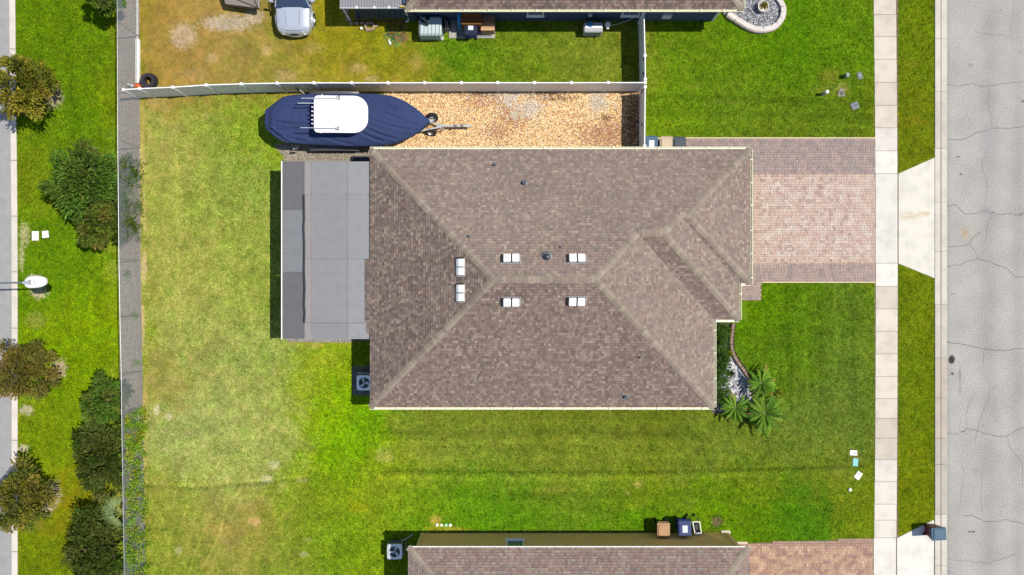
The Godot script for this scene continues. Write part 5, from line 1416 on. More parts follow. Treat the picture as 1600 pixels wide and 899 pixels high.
	for Y in [232.2, 148.0]:
		b = B.new()
		var row := []
		for k in 13:
			var X := 484 + k * 6.4
			var hh := .62 + .18 * pow(sin(PI * clampf(k / 12.0, 0, 1)), .5)
			row.append([px(X, Y, .6) + Vector3(0, hh - .6, -.14), px(X, Y, .6) + Vector3(0, hh - .6, .13), px(X, Y, .6) + Vector3(0, hh - .72, .14)])
		b.grid(row, Color(.12, .12, .13), px(520, 190, .2)); part("fender", b, M.galv, o)
	for q in [[475, 147.5, 464, 138.5], [459, 232, 466.5, 229.5]]:
		b = B.new(); a = px(q[0], q[1], .5); e = px(q[2], q[3], 1.55); b.tube([a, Vector3(a.x, .62, e.z), e], .025, .03, 7, Color(.78, .78, .78)); var gp := part("guide_pole", b, M.vinyl, o)
		b = B.new(); b.lathe(e, [[.06, -.34], [.06, .06], [.03, .09], [0, .09]], 10, Color(.02, .02, .025)); part("pole_cap", b, M.rubber, gp)

func wheel(o: Node3D, called: String, c: Vector3, bas: Basis, r: float, w: float):
	var b := B.new()
	b.lathe(c, [[r * .6, -w * .42], [r * .9, -w * .5], [r * .985, -w * .36], [r, -w * .1], [r, w * .1], [r * .985, w * .36], [r * .9, w * .5], [r * .6, w * .42], [r * .6, -w * .42]], 26, Color(.022, .022, .024), bas)
	for k in 26:
		var a := TAU * k / 26
		b.box(c + bas * Vector3(cos(a) * r, 0, sin(a) * r), Vector3(.016, w * .74, r * .15), Color(.018, .018, .02), bas * Basis(Vector3.UP, -a))
	var t := part(called, b, M.rubber, o)
	b = B.new(); b.lathe(c, [[0, w * .12], [r * .2, w * .14], [r * .25, w * .05], [r * .5, w * .08], [r * .59, w * .40], [r * .62, w * .40], [r * .6, -w * .4], [0, -w * .3]], 18, Color(.5, .5, .5), bas); part("rim", b, M.metal, t)

# ---------------------------------------------------------------- everything else
func local(o: Node3D, bas: Basis):                        # turn a thing about its base
	o.transform.basis = bas

func bin(label: String, foot: Vector3, turn: float, body: Color, lid: Color, hgt := 1.05, group := "wheeled bins", label_patch := false):
	var o := thing("wheeled_bin", label, "bin", foot, group)
	var at := foot                                         # local axes: hinge and wheels towards -z
	var bas := Basis(Vector3.UP, turn)
	var P := func(x, y, z): return at + bas * Vector3(x, y, z)
	var b := B.new()
	var lv := [[.06, .24, .27], [.10, .25, .28], [hgt * .55, .285, .325], [hgt - .12, .31, .36], [hgt - .10, .33, .38], [hgt - .05, .33, .38]]
	for i in lv.size() - 1:
		var q0 = lv[i]; var q1 = lv[i + 1]
		for s in [-1.0, 1.0]:
			b.quad(P.call(s * q0[1], q0[0], -q0[2]), P.call(s * q0[1], q0[0], q0[2]), P.call(s * q1[1], q1[0], q1[2]), P.call(s * q1[1], q1[0], -q1[2]), bas * Vector3(s, 0, 0), body)
			b.quad(P.call(-q0[1], q0[0], s * q0[2]), P.call(q0[1], q0[0], s * q0[2]), P.call(q1[1], q1[0], s * q1[2]), P.call(-q1[1], q1[0], s * q1[2]), bas * Vector3(0, 0, s), body)
	b.quad(P.call(-.24, .06, -.27), P.call(.24, .06, -.27), P.call(.24, .06, .27), P.call(-.24, .06, .27), Vector3.DOWN, body)
	b.quad(P.call(-.33, hgt - .06, -.38), P.call(.33, hgt - .06, -.38), P.call(.33, hgt - .06, .38), P.call(-.33, hgt - .06, .38), Vector3.UP, body)
	part("body", b, M.plastic, o)
	b = B.new()
	b.box(P.call(0, hgt - .02, 0), Vector3(.70, .055, .82), lid, bas, .02)
	b.box(P.call(0, hgt + .025, .02), Vector3(.58, .05, .66), lid, bas, .024)
	b.box(P.call(0, hgt + .053, .02), Vector3(.46, .012, .54), vary(lid, .1), bas, .005)
	var l := part("lid", b, M.plastic, o)
	if label_patch:
		b = B.new(); b.box(P.call(0, hgt + .062, .0), Vector3(.27, .008, .38), Color(.62, .68, .72), bas); part("sticker", b, M.plastic, l)
		b = B.new()
		for k in 5: b.box(P.call(rng.randf_range(-.02, .02), hgt + .067, -.14 + k * .065), Vector3(rng.randf_range(.1, .22), .004, .018), Color(.3, .36, .42), bas)
		part("sticker_print", b, M.plastic, l)
	b = B.new(); b.tube([P.call(-.27, hgt - .09, -.44), P.call(.27, hgt - .09, -.44)], .018, .018, 7, lid)
	for s in [-1.0, 1.0]: b.box(P.call(s * .25, hgt - .09, -.41), Vector3(.03, .05, .09), lid, bas, .008)
	part("handle", b, M.plastic, o)
	for s in [-1.0, 1.0]:
		b = B.new(); b.lathe(P.call(s * .27, .13, -.30), [[0, -.035], [.10, -.035], [.13, -.02], [.13, .02], [.10, .035], [0, .035]], 16, Color(.02, .02, .022), bas * Basis(Vector3.BACK, PI / 2)); part("wheel", b, M.rubber, o)

func air_conditioner(label: String, foot: Vector3, hgt: float, pad: bool, turn := 0.0):
	var o := thing("air_conditioner", label, "air conditioner", foot, "air conditioners beside the houses")
	var b := B.new()
	if pad: b.box(foot + Vector3(0, .04, 0), Vector3(1.0, .08, 1.0), Color(.4, .39, .38), Basis(), .01); part("pad", b, M.concrete, o)
	b = B.new(); b.box(foot + Vector3(0, .08 + (hgt - .12) * .5, 0), Vector3(.74, hgt - .14, .74), Color(.05, .055, .06), Basis(), .06); part("coil", b, M.rubber, o)
	b = B.new()
	for k: int in int(hgt / .05) - 2:
		for s in [-1.0, 1.0]:
			b.box(foot + Vector3(s * .38, .13 + k * .05, 0), Vector3(.02, .018, .66), Color(.35, .36, .37)); b.box(foot + Vector3(0, .13 + k * .05, s * .38), Vector3(.66, .018, .02), Color(.35, .36, .37))
	for s in [-1.0, 1.0]:
		for t in [-1.0, 1.0]: b.box(foot + Vector3(s * .365, hgt * .5, t * .365), Vector3(.09, hgt - .04, .09), Color(.42, .43, .45), Basis(), .03)
	part("louvre", b, M.metal, o)
	var ol := PackedVector2Array(); var hole := PackedVector2Array()
	var top := B.new()
	var N := 48
	for k in N:                                            # square cover with a round opening
		var a := TAU * k / N; var a2 := TAU * (k + 1) / N
		var sq := func(an: float) -> Vector2:
			var c := cos(an); var s := sin(an); var m := pow(pow(absf(c), 9.0) + pow(absf(s), 9.0), 1.0 / 9.0)
			return Vector2(c, s) * .42 / m
		var p: Vector2 = sq.call(a); var q: Vector2 = sq.call(a2)
		var y := foot + Vector3(0, hgt, 0)
		var i0 := Vector3(cos(a) * .30, .005, sin(a) * .30); var i1 := Vector3(cos(a2) * .30, .005, sin(a2) * .30)
		var P0 := Vector3(p.x, 0, p.y); var P1 := Vector3(q.x, 0, q.y)
		top.quad(y + P0 * .97, y + P1 * .97, y + i1, y + i0, Vector3.UP, Color(.78, .79, .81))
		top.quad(y + P0 * .97, y + P1 * .97, y + P1 - Vector3(0, .03, 0), y + P0 - Vector3(0, .03, 0), P0 + Vector3.UP * .3, Color(.78, .79, .81))
		top.quad(y + P0 - Vector3(0, .03, 0), y + P1 - Vector3(0, .03, 0), y + P1 - Vector3(0, .09, 0), y + P0 - Vector3(0, .09, 0), P0, Color(.78, .79, .81))
		top.quad(y + i0, y + i1, y + i1 - Vector3(0, .1, 0), y + i0 - Vector3(0, .1, 0), -i0, Color(.4, .4, .42))
	var tp := part("top_cover", top, M.metal, o)
	b = B.new()
	for k in 7: 
		var r := .05 + k * .04
		for i in 24:
			var a := TAU * i / 24; var e := TAU * (i + 1) / 24
			b.tube([foot + Vector3(cos(a) * r, hgt + .008, sin(a) * r), foot + Vector3(cos(e) * r, hgt + .008, sin(e) * r)], .0025, .0025, 3, Color(.3, .3, .32))
	part("fan_guard", b, M.metal, tp, true)
	for k in 3:
		var a := TAU * k / 3.0 + turn
		b = B.new()
		var d := Vector3(cos(a), 0, sin(a)); var s := Vector3(-d.z, 0, d.x)
		var c := foot + Vector3(0, hgt - .05, 0)
		var ro := []
		for i in 5:
			var t := .05 + .23 * i / 4.0
			var wd := .05 + .085 * sin(PI * (i + .7) / 5.2)
			ro.append([c + d * t - s * wd + Vector3(0, .035, 0), c + d * t, c + d * t + s * wd - Vector3(0, .035, 0)])
		b.grid(ro, Color(.66, .70, .76), c - Vector3(0, 3, 0)); part("fan_blade", b, M.metal, o)
	b = B.new(); b.lathe(foot + Vector3(0, hgt - .09, 0), [[.075, 0], [.075, .06], [.04, .075], [0, .078]], 14, Color(.5, .52, .56)); part("fan_hub", b, M.metal, o)

func plate(called: String, label: String, cat: String, list: Array, h: float, col: Color, m: Material, group := "", insets := []):
	var c := Vector2()
	for p in list: c += Vector2(p[0], p[1]) / list.size()
	var at := px(c.x, c.y)
	var o := thing(called, label, cat, at, group)
	var b := B.new(); b.prism(pts(list), -.04, h, .012, col); part("lid", b, m, o)
	for q in insets:
		b = B.new(); b.lathe(px(q[0], q[1]) + Vector3(0, h, 0), [[q[2], 0], [q[2], .008], [q[2] * .7, .010], [q[2] * .68, .004], [0, .004]], 14, q[3]); part("cap", b, m, o)

func quad_px(cx: float, cy: float, w: float, h: float, deg: float) -> Array:
	var o := []
	for s in [[-1, -1], [1, -1], [1, 1], [-1, 1]]:
		var v := Vector2(s[0] * w * .5, s[1] * h * .5).rotated(deg_to_rad(deg)); o.append([cx + v.x, cy + v.y])
	return o

func make_car():
	var c := px(458, 57 - 66, 0)                            # nose towards +z
	var nose := px(458, 55.2, .55).z
	var cx := px(457.3, 30, 1.0).x
	var o := thing("silver_car", "silver sport utility vehicle parked nose-down on the worn grass at the top edge", "car", Vector3(cx, 0, nose - 2.35))
	var sil := Color(.50, .54, .60)
	# z from the nose (0) backwards; half width, belt height, top height of the lower body
	var body := B.new()
	var st := [[0.0, .60, .52, .62], [.05, .74, .40, .80], [.18, .87, .32, .93], [.42, .945, .30, .99], [.8, .965, .30, 1.03], [1.2, .97, .30, 1.07], [1.55, .97, .30, 1.10], [2.4, .975, .30, 1.10], [3.4, .975, .30, 1.11], [4.2, .96, .32, 1.12], [4.6, .90, .36, 1.08], [4.72, .80, .45, .95]]
	var rows := []
	for s in st:
		var r := []
		var w: float = s[1]; var t: float = s[3]; var z: float = nose - s[0]
		for q in [[-.90, s[2]], [-.99, s[2] + .12], [-1.0, lerpf(s[2], t, .55)], [-.985, lerpf(s[2], t, .80)], [-.93, t - .06], [-.84, t - .005], [-.62, t + .012], [-.56, t + .045], [-.3, t + .052], [0, t + .056], [.3, t + .052], [.56, t + .045], [.62, t + .012], [.84, t - .005], [.93, t - .06], [.985, lerpf(s[2], t, .80)], [1.0, lerpf(s[2], t, .55)], [.99, s[2] + .12], [.90, s[2]]]:
			r.append(Vector3(cx + q[0] * w, q[1], z))
		rows.append(r)
	body.grid(rows, sil, Vector3(cx, .6, nose - 2.3))
	var f: Array = rows[0]
	for k in f.size() - 2: body.tri(f[0], f[k + 1], f[k + 2], Vector3.BACK, sil)
	var bd := part("body", body, M.paint, o)
	# shut lines and bonnet creases
	var b := B.new()
	for s in [-1.0, 1.0]:
		b.tube([Vector3(cx + s * .80, 1.085, nose - 1.5), Vector3(cx + s * .80, 1.005, nose - .6), Vector3(cx + s * .70, .93, nose - .25)], .008, .008, 4, Color(.06, .06, .07))
	b.tube([Vector3(cx - .70, .945, nose - .22), Vector3(cx - .3, .965, nose - .13), Vector3(cx + .3, .965, nose - .13), Vector3(cx + .70, .945, nose - .22)], .008, .008, 4, Color(.06, .06, .07))
	part("shut_line", b, M.rubber, bd)
	b = B.new()
	for s in [-1.0, 1.0]: b.tube([Vector3(cx + s * .40, 1.11, nose - 1.25), Vector3(cx + s * .38, 1.075, nose - .6), Vector3(cx + s * .30, 1.0, nose - .32)], .028, .018, 6, Color(.34, .36, .40))  # darker silver paints the shade of the bonnet recesses
	part("bonnet_crease", b, M.paint, bd)
	# bumper, grille, lamps
	b = B.new()
	var br := []
	for k in 13:
		var t := -1.0 + k / 6.0
		var z := nose + .07 - .42 * pow(absf(t), 2.6)
		br.append([Vector3(cx + t * .90, .60, z - .04), Vector3(cx + t * .92, .56, z), Vector3(cx + t * .92, .40, z), Vector3(cx + t * .9, .28, z - .08)])
	b.grid(br, Color(.46, .49, .54), Vector3(cx, .4, nose - 1.0)); part("front_bumper", b, M.paint, o)
	b = B.new()
	br = []
	for k in 11:
		var t := -1.0 + k / 5.0
		br.append([Vector3(cx + t * .52, .84, nose - .07 - .06 * t * t), Vector3(cx + t * .52, .64, nose + .045 - .1 * t * t)])
	b.grid(br, Color(.02, .02, .025), Vector3(cx, .5, nose - 1)); part("grille", b, M.plastic, o)
	for s in [-1.0, 1.0]:
		b = B.new(); br = []
		for k in 6:
			var t := k / 5.0
			br.append([Vector3(cx + s * (.50 + .36 * t), .87, nose - .10 - .28 * t * t), Vector3(cx + s * (.54 + .36 * t), .70, nose + .03 - .34 * t * t)])
		b.grid(br, Color(.55, .57, .6), Vector3(cx, .5, nose - 1)); part("headlight", b, M.gel, o)
	# cabin
	var cab := [[1.30, .86, 1.10], [1.62, .80, 1.38], [2.0, .74, 1.66], [2.35, .72, 1.72], [3.4, .72, 1.73], [4.1, .70, 1.68], [4.5, .74, 1.36], [4.66, .80, 1.10]]
	rows = []
	for s in cab:
		var r := []
		var z: float = nose - s[0]
		for q in [[-1.0, 0.0], [-.97, .35], [-.93, .75], [-.86, .95], [-.7, 1.0], [0, 1.03], [.7, 1.0], [.86, .95], [.93, .75], [.97, .35], [1.0, 0.0]]:
			r.append(Vector3(cx + q[0] * s[1] * lerpf(1.14, 1.0, q[1]), 1.08 + (s[2] - 1.08) * q[1], z))
		rows.append(r)
	b = B.new(); b.grid(rows.slice(2, 6), sil, Vector3(cx, .9, nose - 2.8)); part("roof", b, M.paint, o)
	b = B.new(); b.grid(rows.slice(0, 3), Color.WHITE, Vector3(cx, .6, nose - 2.8)); part("windscreen", b, M.glass, o)
	b = B.new(); b.grid(rows.slice(5, 8), Color.WHITE, Vector3(cx, .6, nose - 2.8)); part("rear_window", b, M.glass, o)
	for s in [-1.0, 1.0]:
		b = B.new(); b.box(Vector3(cx + s * .80, 1.38, nose - 2.9), Vector3(.015, .36, 1.7), Color.WHITE, Basis(Vector3.BACK, s * .22)); part("side_window", b, M.glass, o)
		b = B.new(); b.tube([Vector3(cx + s * .93, 1.09, nose - 1.38), Vector3(cx + s * .80, 1.42, nose - 1.72), Vector3(cx + s * .70, 1.70, nose - 2.08)], .035, .035, 6, sil); part("pillar", b, M.paint, o)
		b = B.new(); b.box(Vector3(cx + s * 1.13, 1.17, nose - 1.66), Vector3(.26, .19, .13), sil, Basis(Vector3.UP, s * .2), .04); b.box(Vector3(cx + s * 1.0, 1.11, nose - 1.64), Vector3(.12, .05, .08), Color(.03, .03, .03)); part("wing_mirror", b, M.paint, o)
		b = B.new(); b.tube([Vector3(cx + s * .5, .86 + .24, nose - 1.42), Vector3(cx + s * .1, 1.13, nose - 1.36)], .012, .012, 5, Color(.02, .02, .02)); part("wiper", b, M.rubber, o)
		for z in [.92, 3.75]:
			wheel(o, "wheel", Vector3(cx + s * .90, .36, nose - z), Basis(Vector3.BACK, -s * PI / 2), .37, .24)
			b = B.new(); var row := []
			for k in 11:
				var a := PI * k / 10.0
				row.append([Vector3(cx + s * .93, .36 + sin(a) * .44, nose - z + cos(a) * .44), Vector3(cx + s * 1.03, .36 + sin(a) * .46, nose - z + cos(a) * .46), Vector3(cx + s * 1.02, .34 + sin(a) * .39, nose - z + cos(a) * .39)])
			b.grid(row, sil, Vector3(cx, .3, nose - z)); part("wheel_arch", b, M.paint, o)

func make_objects():
	make_car()
	air_conditioner("air conditioner in the shade under the left eave of the middle house", px(569, 598.5, .8) * Vector3(1, 0, 1), .82, true, .5)
	air_conditioner("air conditioner at the corner of the tan house, standing in shade by the lawn", px(616.3, 862.8, .92) * Vector3(1, 0, 1), .92, false, 1.2)
	var b := B.new()
	for q in [[[627, 845], [634, 843], [641, 838], [645, 836]], [[630, 868], [633, 858], [634, 848]]]:
		var l := []
		for p in q: l.append(px(p[0], p[1], .25))
		b.tube(l, .035, .03, 6, Color(.35, .36, .38))
	single("coolant_pipe", b, M.plastic, "grey insulated pipe from the corner air conditioner to the tan wall", "pipe", px(634, 850))
	# bins
	var tan := Color(.36, .22, .12)
	bin("tan wheeled bin with tan lid against the tan wall", px(1031.3, 820.3), 0.0, Color(.045, .04, .035), tan, 1.05)
	bin("blue wheeled bin with navy lid and white sticker against the tan wall", px(1063.5, 817.3), 0.02, Color(.025, .03, .42), Color(.045, .06, .16), 1.10, "wheeled bins", true)
	bin("maroon wheeled bin with blue-grey lid standing at the kerb", px(1451.6, 825.8), PI / 2 + .06, Color(.10, .012, .022), Color(.045, .095, .16), 1.05)
	bin("navy-rimmed wheeled bin with pale lid beside the gate at the driveway's inner end", px(1013, 230.5), 0.0, Color(.03, .06, .10), Color(.05, .10, .17), 1.05, "wheeled bins", true)
	bin("tan wheeled bin half under the gutter between two dark bins", px(1035.5, 231), 0.0, Color(.35, .27, .20), Color(.42, .33, .24), 1.05)
	bin("black-rimmed wheeled bin half under the gutter, nearest the open driveway", px(1055.5, 231.5), 0.0, Color(.02, .025, .04), Color(.03, .045, .07), 1.05)
	bin("blue bin with black lid and pale sticker on the concrete pad by the navy wall", px(737, 51), PI, Color(.012, .02, .40), Color(.02, .03, .06), 0.98, "wheeled bins", true)
	# hand cart
	var o := thing("hand_cart", "small white framed cart with black bed beside the blue bin", "cart", px(1089, 824), "")
	b = B.new()
	var fr := [px(1082.5, 816, .75), px(1093.5, 816, .75), px(1096, 835, .55), px(1086.5, 836.5, .55)]
	for k in 4: b.tube([fr[k], fr[(k + 1) % 4]], .032, .032, 7, Color(.75, .74, .70))
	part("frame", b, M.plastic, o)
	b = B.new(); b.quad(fr[0] + Vector3(.05, -.08, .05), fr[1] + Vector3(-.05, -.08, .05), fr[2] + Vector3(-.06, -.1, -.1), fr[3] + Vector3(.06, -.1, -.1), Vector3.UP, Color(.015, .015, .018)); part("bed", b, M.canvas, o)
	b = B.new(); b.box((fr[2] + fr[3]) * .5 + Vector3(0, .03, -.05), Vector3(.28, .06, .14), Color(.7, .69, .66), Basis(Vector3.UP, .1), .02); part("footrest", b, M.plastic, o)
	b = B.new(); b.box((fr[0] + fr[2]) * .5 + Vector3(-.02, -.02, -.05), Vector3(.14, .05, .3), Color(.08, .08, .09), Basis(Vector3.UP, .2), .02); part("strap", b, M.canvas, o)
	for k in 4:
		b = B.new(); b.tube([fr[k], Vector3(fr[k].x, .12, fr[k].z) * Vector3(.985, 1, .985)], .018, .018, 6, Color(.1, .1, .1)); b.lathe(Vector3(fr[k].x * .985, .09, fr[k].z * .985), [[0, -.02], [.09, -.02], [.09, .02], [0, .02]], 14, Color(.02, .02, .02), Basis(Vector3.BACK, PI / 2)); part("wheel", b, M.rubber, o)
	# drain caps beside the tan house
	var n := 0
	for q in [[683, 820.4, .085, Color(.74, .70, .66), "white drain cap, leftmost of the four in a row"], [690, 820.5, .075, Color(.8, .8, .76), "plain white drain cap, second from the left of four"], [697, 820.6, .09, Color(.30, .62, .36), "pale green drain cap between two white caps"], [703.7, 820.6, .085, Color(.78, .78, .74), "white ringed drain cap, rightmost of the four in a row"]]:
		b = B.new(); b.lathe(px(q[0], q[1]), [[q[2], -.02], [q[2], .07], [q[2] * .9, .085], [q[2] * .55, .085], [q[2] * .5, .075], [0, .075]], 16, q[3])
		single("drain_cover", b, M.plastic, q[4], "drain cover", px(q[0], q[1]), "drain caps beside the tan house")
	# meter boxes in the front lawns
	plate("meter_box", "white meter box with round cap, uppermost by the sidewalk", "meter box", quad_px(1333.5, 707.8, 11.5, 8, 3), .05, Color(.76, .74, .70), M.plastic, "", [[1335.3, 707.8, .085, Color(.40, .42, .44)]])
	plate("meter_box", "turquoise meter box lid between two white ones", "meter box", quad_px(1336.6, 722.5, 8.5, 12.5, 3), .04, Color(.16, .44, .44), M.plastic)
	plate("meter_box", "white meter box turned askew below the turquoise lid", "meter box", quad_px(1341, 743.3, 9, 12, 36), .05, Color(.76, .74, .70), M.plastic, "", [[1341.6, 741, .085, Color(.40, .42, .44)]])
	b = B.new(); b.lathe(px(1327.6, 765.3), [[.10, 0], [.10, .08], [.07, .13], [.03, .15], [0, .15]], 14, Color(.78, .77, .72)); single("cleanout_cap", b, M.plastic, "small white round cleanout cap alone in the front lawn", "cap", px(1327.6, 765.3))
	plate("meter_box", "grey cable box lid nearest the sidewalk in the upper lawn", "meter box", quad_px(1343.4, 118.5, 8, 11, -18), .05, Color(.16, .17, .17), M.concrete, "", [[1343, 118, .06, Color(.30, .31, .31)]])
	plate("meter_box", "grey lid with sandy ring in the middle of the upper lawn's covers", "meter box", [[1309, 151], [1310, 144], [1313, 138.5], [1318, 138.5], [1320, 144], [1321, 151]], .04, Color(.22, .20, .17), M.concrete, "", [[1315, 146, .12, Color(.10, .10, .09)]])
	plate("meter_box", "dark grey tilted lid, lowest of the upper lawn's covers", "meter box", quad_px(1335.8, 165.5, 12, 11, -25), .05, Color(.17, .18, .20), M.concrete, "", [[1336.5, 164.5, .09, Color(.12, .13, .15)]])
	o = thing("utility_stub", "short grey-green utility stub in the upper lawn casting a shadow", "utility post", px(1320, 120))
	b = B.new(); b.box(px(1320, 120) + Vector3(0, .2, 0), Vector3(.16, .42, .22), Color(.12, .16, .13), Basis(), .03); part("box", b, M.plastic, o)
	b = B.new(); b.box(px(1320, 120) + Vector3(0, .425, 0), Vector3(.18, .03, .24), Color(.16, .20, .17), Basis(), .012); part("lid", b, M.plastic, o)
	o = thing("marker_post", "white-capped grey marker post in the upper lawn", "post", px(1286, 147.5))
	b = B.new(); b.tube([px(1286, 147.5), px(1286, 147.5) + Vector3(0, .6, 0)], .085, .085, 14, Color(.34, .36, .36)); part("post", b, M.plastic, o)
	b = B.new(); b.lathe(px(1286, 147.5) + Vector3(0, .6, 0), [[.098, -.05], [.098, .02], [.06, .06], [0, .07]], 14, Color(.8, .8, .8)); part("cap", b, M.plastic, o)
	plate("vault_lid", "white square vault lid nearest the far-left road", "vault lid", quad_px(55.3, 368.8, 10.4, 14.5, -1), .06, Color(.68, .68, .70), M.concrete)
	plate("vault_lid", "white vault lid, smaller and set further from the far-left road", "vault lid", quad_px(71, 366.4, 10, 11, -6), .06, Color(.68, .68, .70), M.concrete)
	# street lamp
	o = thing("street_lamp", "street lamp with grey arm and white cobra head over the far-left verge", "street lamp", px(-40, 446))
	var LH := 6.0
	var pole := px(-172, 446, LH)
	b = B.new(); b.tube([Vector3(pole.x, 0, pole.z), Vector3(pole.x, LH - .3, pole.z)], .11, .07, 10, Color(.35, .37, .38)); part("pole", b, M.metal, o)
	b = B.new(); b.tube([Vector3(pole.x, LH - .4, pole.z), px(-80, 444.6, LH - .02), px(37, 441.6, LH)], .07, .045, 9, Color(.30, .35, .38)); part("arm", b, M.metal, o)
	b = B.new()
	var ol := PackedVector2Array()
	for k in 28:
		var a := TAU * k / 28.0
		var e := pow(absf(cos(a)), .75) * signf(cos(a)); var s := pow(absf(sin(a)), .75) * signf(sin(a))
		var p := px(54 + 17 * e, 440.8 - 1.2 * e + (9.2 - .8 * e) * s, LH); ol.append(Vector2(p.x, p.z))
	b.prism(ol, LH - .16, LH + .04, .06, Color(.72, .73, .74)); var head := part("lamp_head", b, M.plastic, o)
	b = B.new(); b.box(px(48, 441.5, LH) + Vector3(0, .06, 0), Vector3(.05, .05, .22), Color(.28, .28, .29)); b.box(px(54, 441, LH) + Vector3(0, .045, 0), Vector3(.05, .02, .30), Color(.4, .4, .41)); part("latch", b, M.plastic, head)
	b = B.new()
	for k in 9: b.box(px(36 + k * 1.5, 441.8, LH) + Vector3(0, .05, 0), Vector3(.06, .03, .10 + k * .022), Color(.5, .53, .57), Basis(), .012)
	part("neck", b, M.metal, head)
	b = B.new(); b.prism(PackedVector2Array([v2(px(58, 436, LH), 0, 0), v2(px(66, 436, LH), 0, 0), v2(px(66, 445, LH), 0, 0), v2(px(58, 445, LH), 0, 0)]), LH - .2, LH - .16, 0.0, Color(.5, .5, .5)); part("lens", b, M.gel, head)
	# tyres at the fence corner
	for q in [[.15, 234.5, 126.7, "lower black off-road tyre of the pair stacked in the fence corner"], [.44, 230.8, 126.9, "upper black off-road tyre stacked in the fence corner"]]:
		o = thing("tyre", q[3], "tyre", px(q[1], q[2], q[0]) * Vector3(1, 0, 1), "stacked tyres in the fence corner")
		b = B.new(); var c := px(q[1], q[2], q[0]); var r := .40; var w := .29
		b.lathe(c, [[r * .58, -w * .4], [r * .9, -w * .5], [r * .98, -w * .36], [r, 0], [r * .98, w * .36], [r * .9, w * .5], [r * .58, w * .4], [r * .54, 0], [r * .58, -w * .4]], 30, Color(.030, .031, .036)); part("casing", b, M.rubber, o)
		b = B.new()
		for k in 30: 
			for s in [-1.0, 1.0]: b.box(c + Vector3(cos(TAU * (k + .25 * s) / 30) * r, s * w * .24, sin(TAU * (k + .25 * s) / 30) * r), Vector3(.03, w * .36, .05), Color(.024, .024, .028), Basis(Vector3.UP, -TAU * (k + .25 * s) / 30), .006)
		part("tread", b, M.rubber, o, true)
	o = thing("jug", "orange jug with white cap on the board in the fence corner", "jug", px(216, 136))
	var jp := px(214.5, 134.2, .35)
	var lay := Basis(Vector3.BACK, 1.35)
	b = B.new(); b.lathe(jp, [[0, -.24], [.10, -.24], [.115, -.2], [.115, .14], [.09, .2], [.05, .22], [0, .22]], 16, Color(.55, .10, .02), lay); part("body", b, M.plastic, o)
	b = B.new(); b.lathe(jp, [[.075, .2], [.085, .22], [.085, .32], [.06, .34], [0, .34]], 14, Color(.8, .8, .78), lay); part("cap", b, M.plastic, o)
	b = B.new(); b.lathe(jp + Vector3(-.46, .03, -.05), [[.06, 0], [.06, .08], [0, .1]], 12, Color(.8, .8, .78)); part("spout", b, M.plastic, o)
	b = B.new(); b.box(px(217.5, 136.5, .1) , Vector3(.42, .22, .22), Color(.3, .26, .2), Basis(), .01); part("stand", b, M.matte, o)
	# utility trailer at the top edge
	o = thing("utility_trailer", "grey tilted utility trailer bed cut by the top edge beside the car", "trailer", px(372, 4))
	b = B.new()
	var q4 := [px(340, -34, 1.0), px(403, -34, 1.35), px(403, 12.5, .95), px(352, 6, .85)]
	b.quad(q4[0], q4[1], q4[2], q4[3], Vector3.UP, Color(.22, .195, .17))
	for k in 4:
		b.quad(q4[k], q4[(k + 1) % 4], q4[(k + 1) % 4] - Vector3(0, .3, 0), q4[k] - Vector3(0, .3, 0), (q4[k] + q4[(k + 1) % 4]) * .5 - (q4[0] + q4[2]) * .5, Color(.14, .13, .12))
	part("bed", b, M.matte, o)
	b = B.new(); b.tube([q4[0].lerp(q4[3], .6) + Vector3(0, .03, 0), q4[2] + Vector3(0, .03, 0)], .025, .025, 6, Color(.12, .11, .10)); b.tube([q4[1] + Vector3(.05, .02, 0), q4[2] + Vector3(.05, .02, 0)], .035, .035, 6, Color(.66, .62, .54)); b.tube([q4[1].lerp(q4[0], .3) + Vector3(0, .04, 0), q4[2] + Vector3(0, .04, 0)], .02, .02, 6, Color(.1, .09, .09)); part("frame_bar", b, M.metal, o)
	for q in [[352, -6], [398, -8]]: wheel(o, "wheel", px(q[0], q[1], .3), Basis(Vector3.BACK, PI / 2), .3, .18)
	# lanai roof on the navy house
	o = thing("lanai_roof", "light grey metal lanai roof at the navy house's left end", "patio roof", px(580, -20))
	b = B.new()
	var la := px(530.5, 11.5, 2.45); var lb := px(633, 9.5, 2.45); var ld := px(530.5, 11.5, 2.45) - Vector3(0, 0, 6)
	var nn := 24
	for i in nn:
		var x0 := lerpf(la.x, lb.x, float(i) / nn); var x1 := lerpf(la.x, lb.x, (i + .12) / nn); var x2 := lerpf(la.x, lb.x, (i + 1.0) / nn)
		b.box(Vector3((x0 + x2) * .5, 2.58, (la.z + ld.z) * .5), Vector3(x2 - x0, .004, 6.0), lit(160, 162, 170), Basis(Vector3.RIGHT, atan(.04)))
		b.quad(Vector3(x0, 2.47, la.z), Vector3(x1, 2.50, la.z), Vector3(x1, 2.74, ld.z), Vector3(x0, 2.71, ld.z), Vector3.UP, lit(160, 162, 170)); b.quad(Vector3(x1, 2.47, la.z), Vector3(x2, 2.47, la.z), Vector3(x2, 2.71, ld.z), Vector3(x1, 2.71, ld.z), Vector3.UP, lit(160, 162, 170))
	part("roof_sheet", b, M.sheet, o)
	b = B.new(); b.box(Vector3((la.x + lb.x) * .5, 2.41, la.z + .03), Vector3(lb.x - la.x, .12, .06), Color(.42, .44, .47), Basis(), .01); part("gutter", b, M.gutter, o)
	for X in [557, 585, 608]:
		b = B.new(); b.box(px(X, 11.5, 2.46), Vector3(.1, .04, .12), Color(.8, .8, .8)); part("gutter_clip", b, M.vinyl, o)
	for X in [533, 630]:
		b = B.new(); var p := px(X, 8, 2.4); b.box(Vector3(p.x, 1.2, p.z), Vector3(.09, 2.4, .09), Color(.6, .6, .6)); part("post", b, M.vinyl, o)
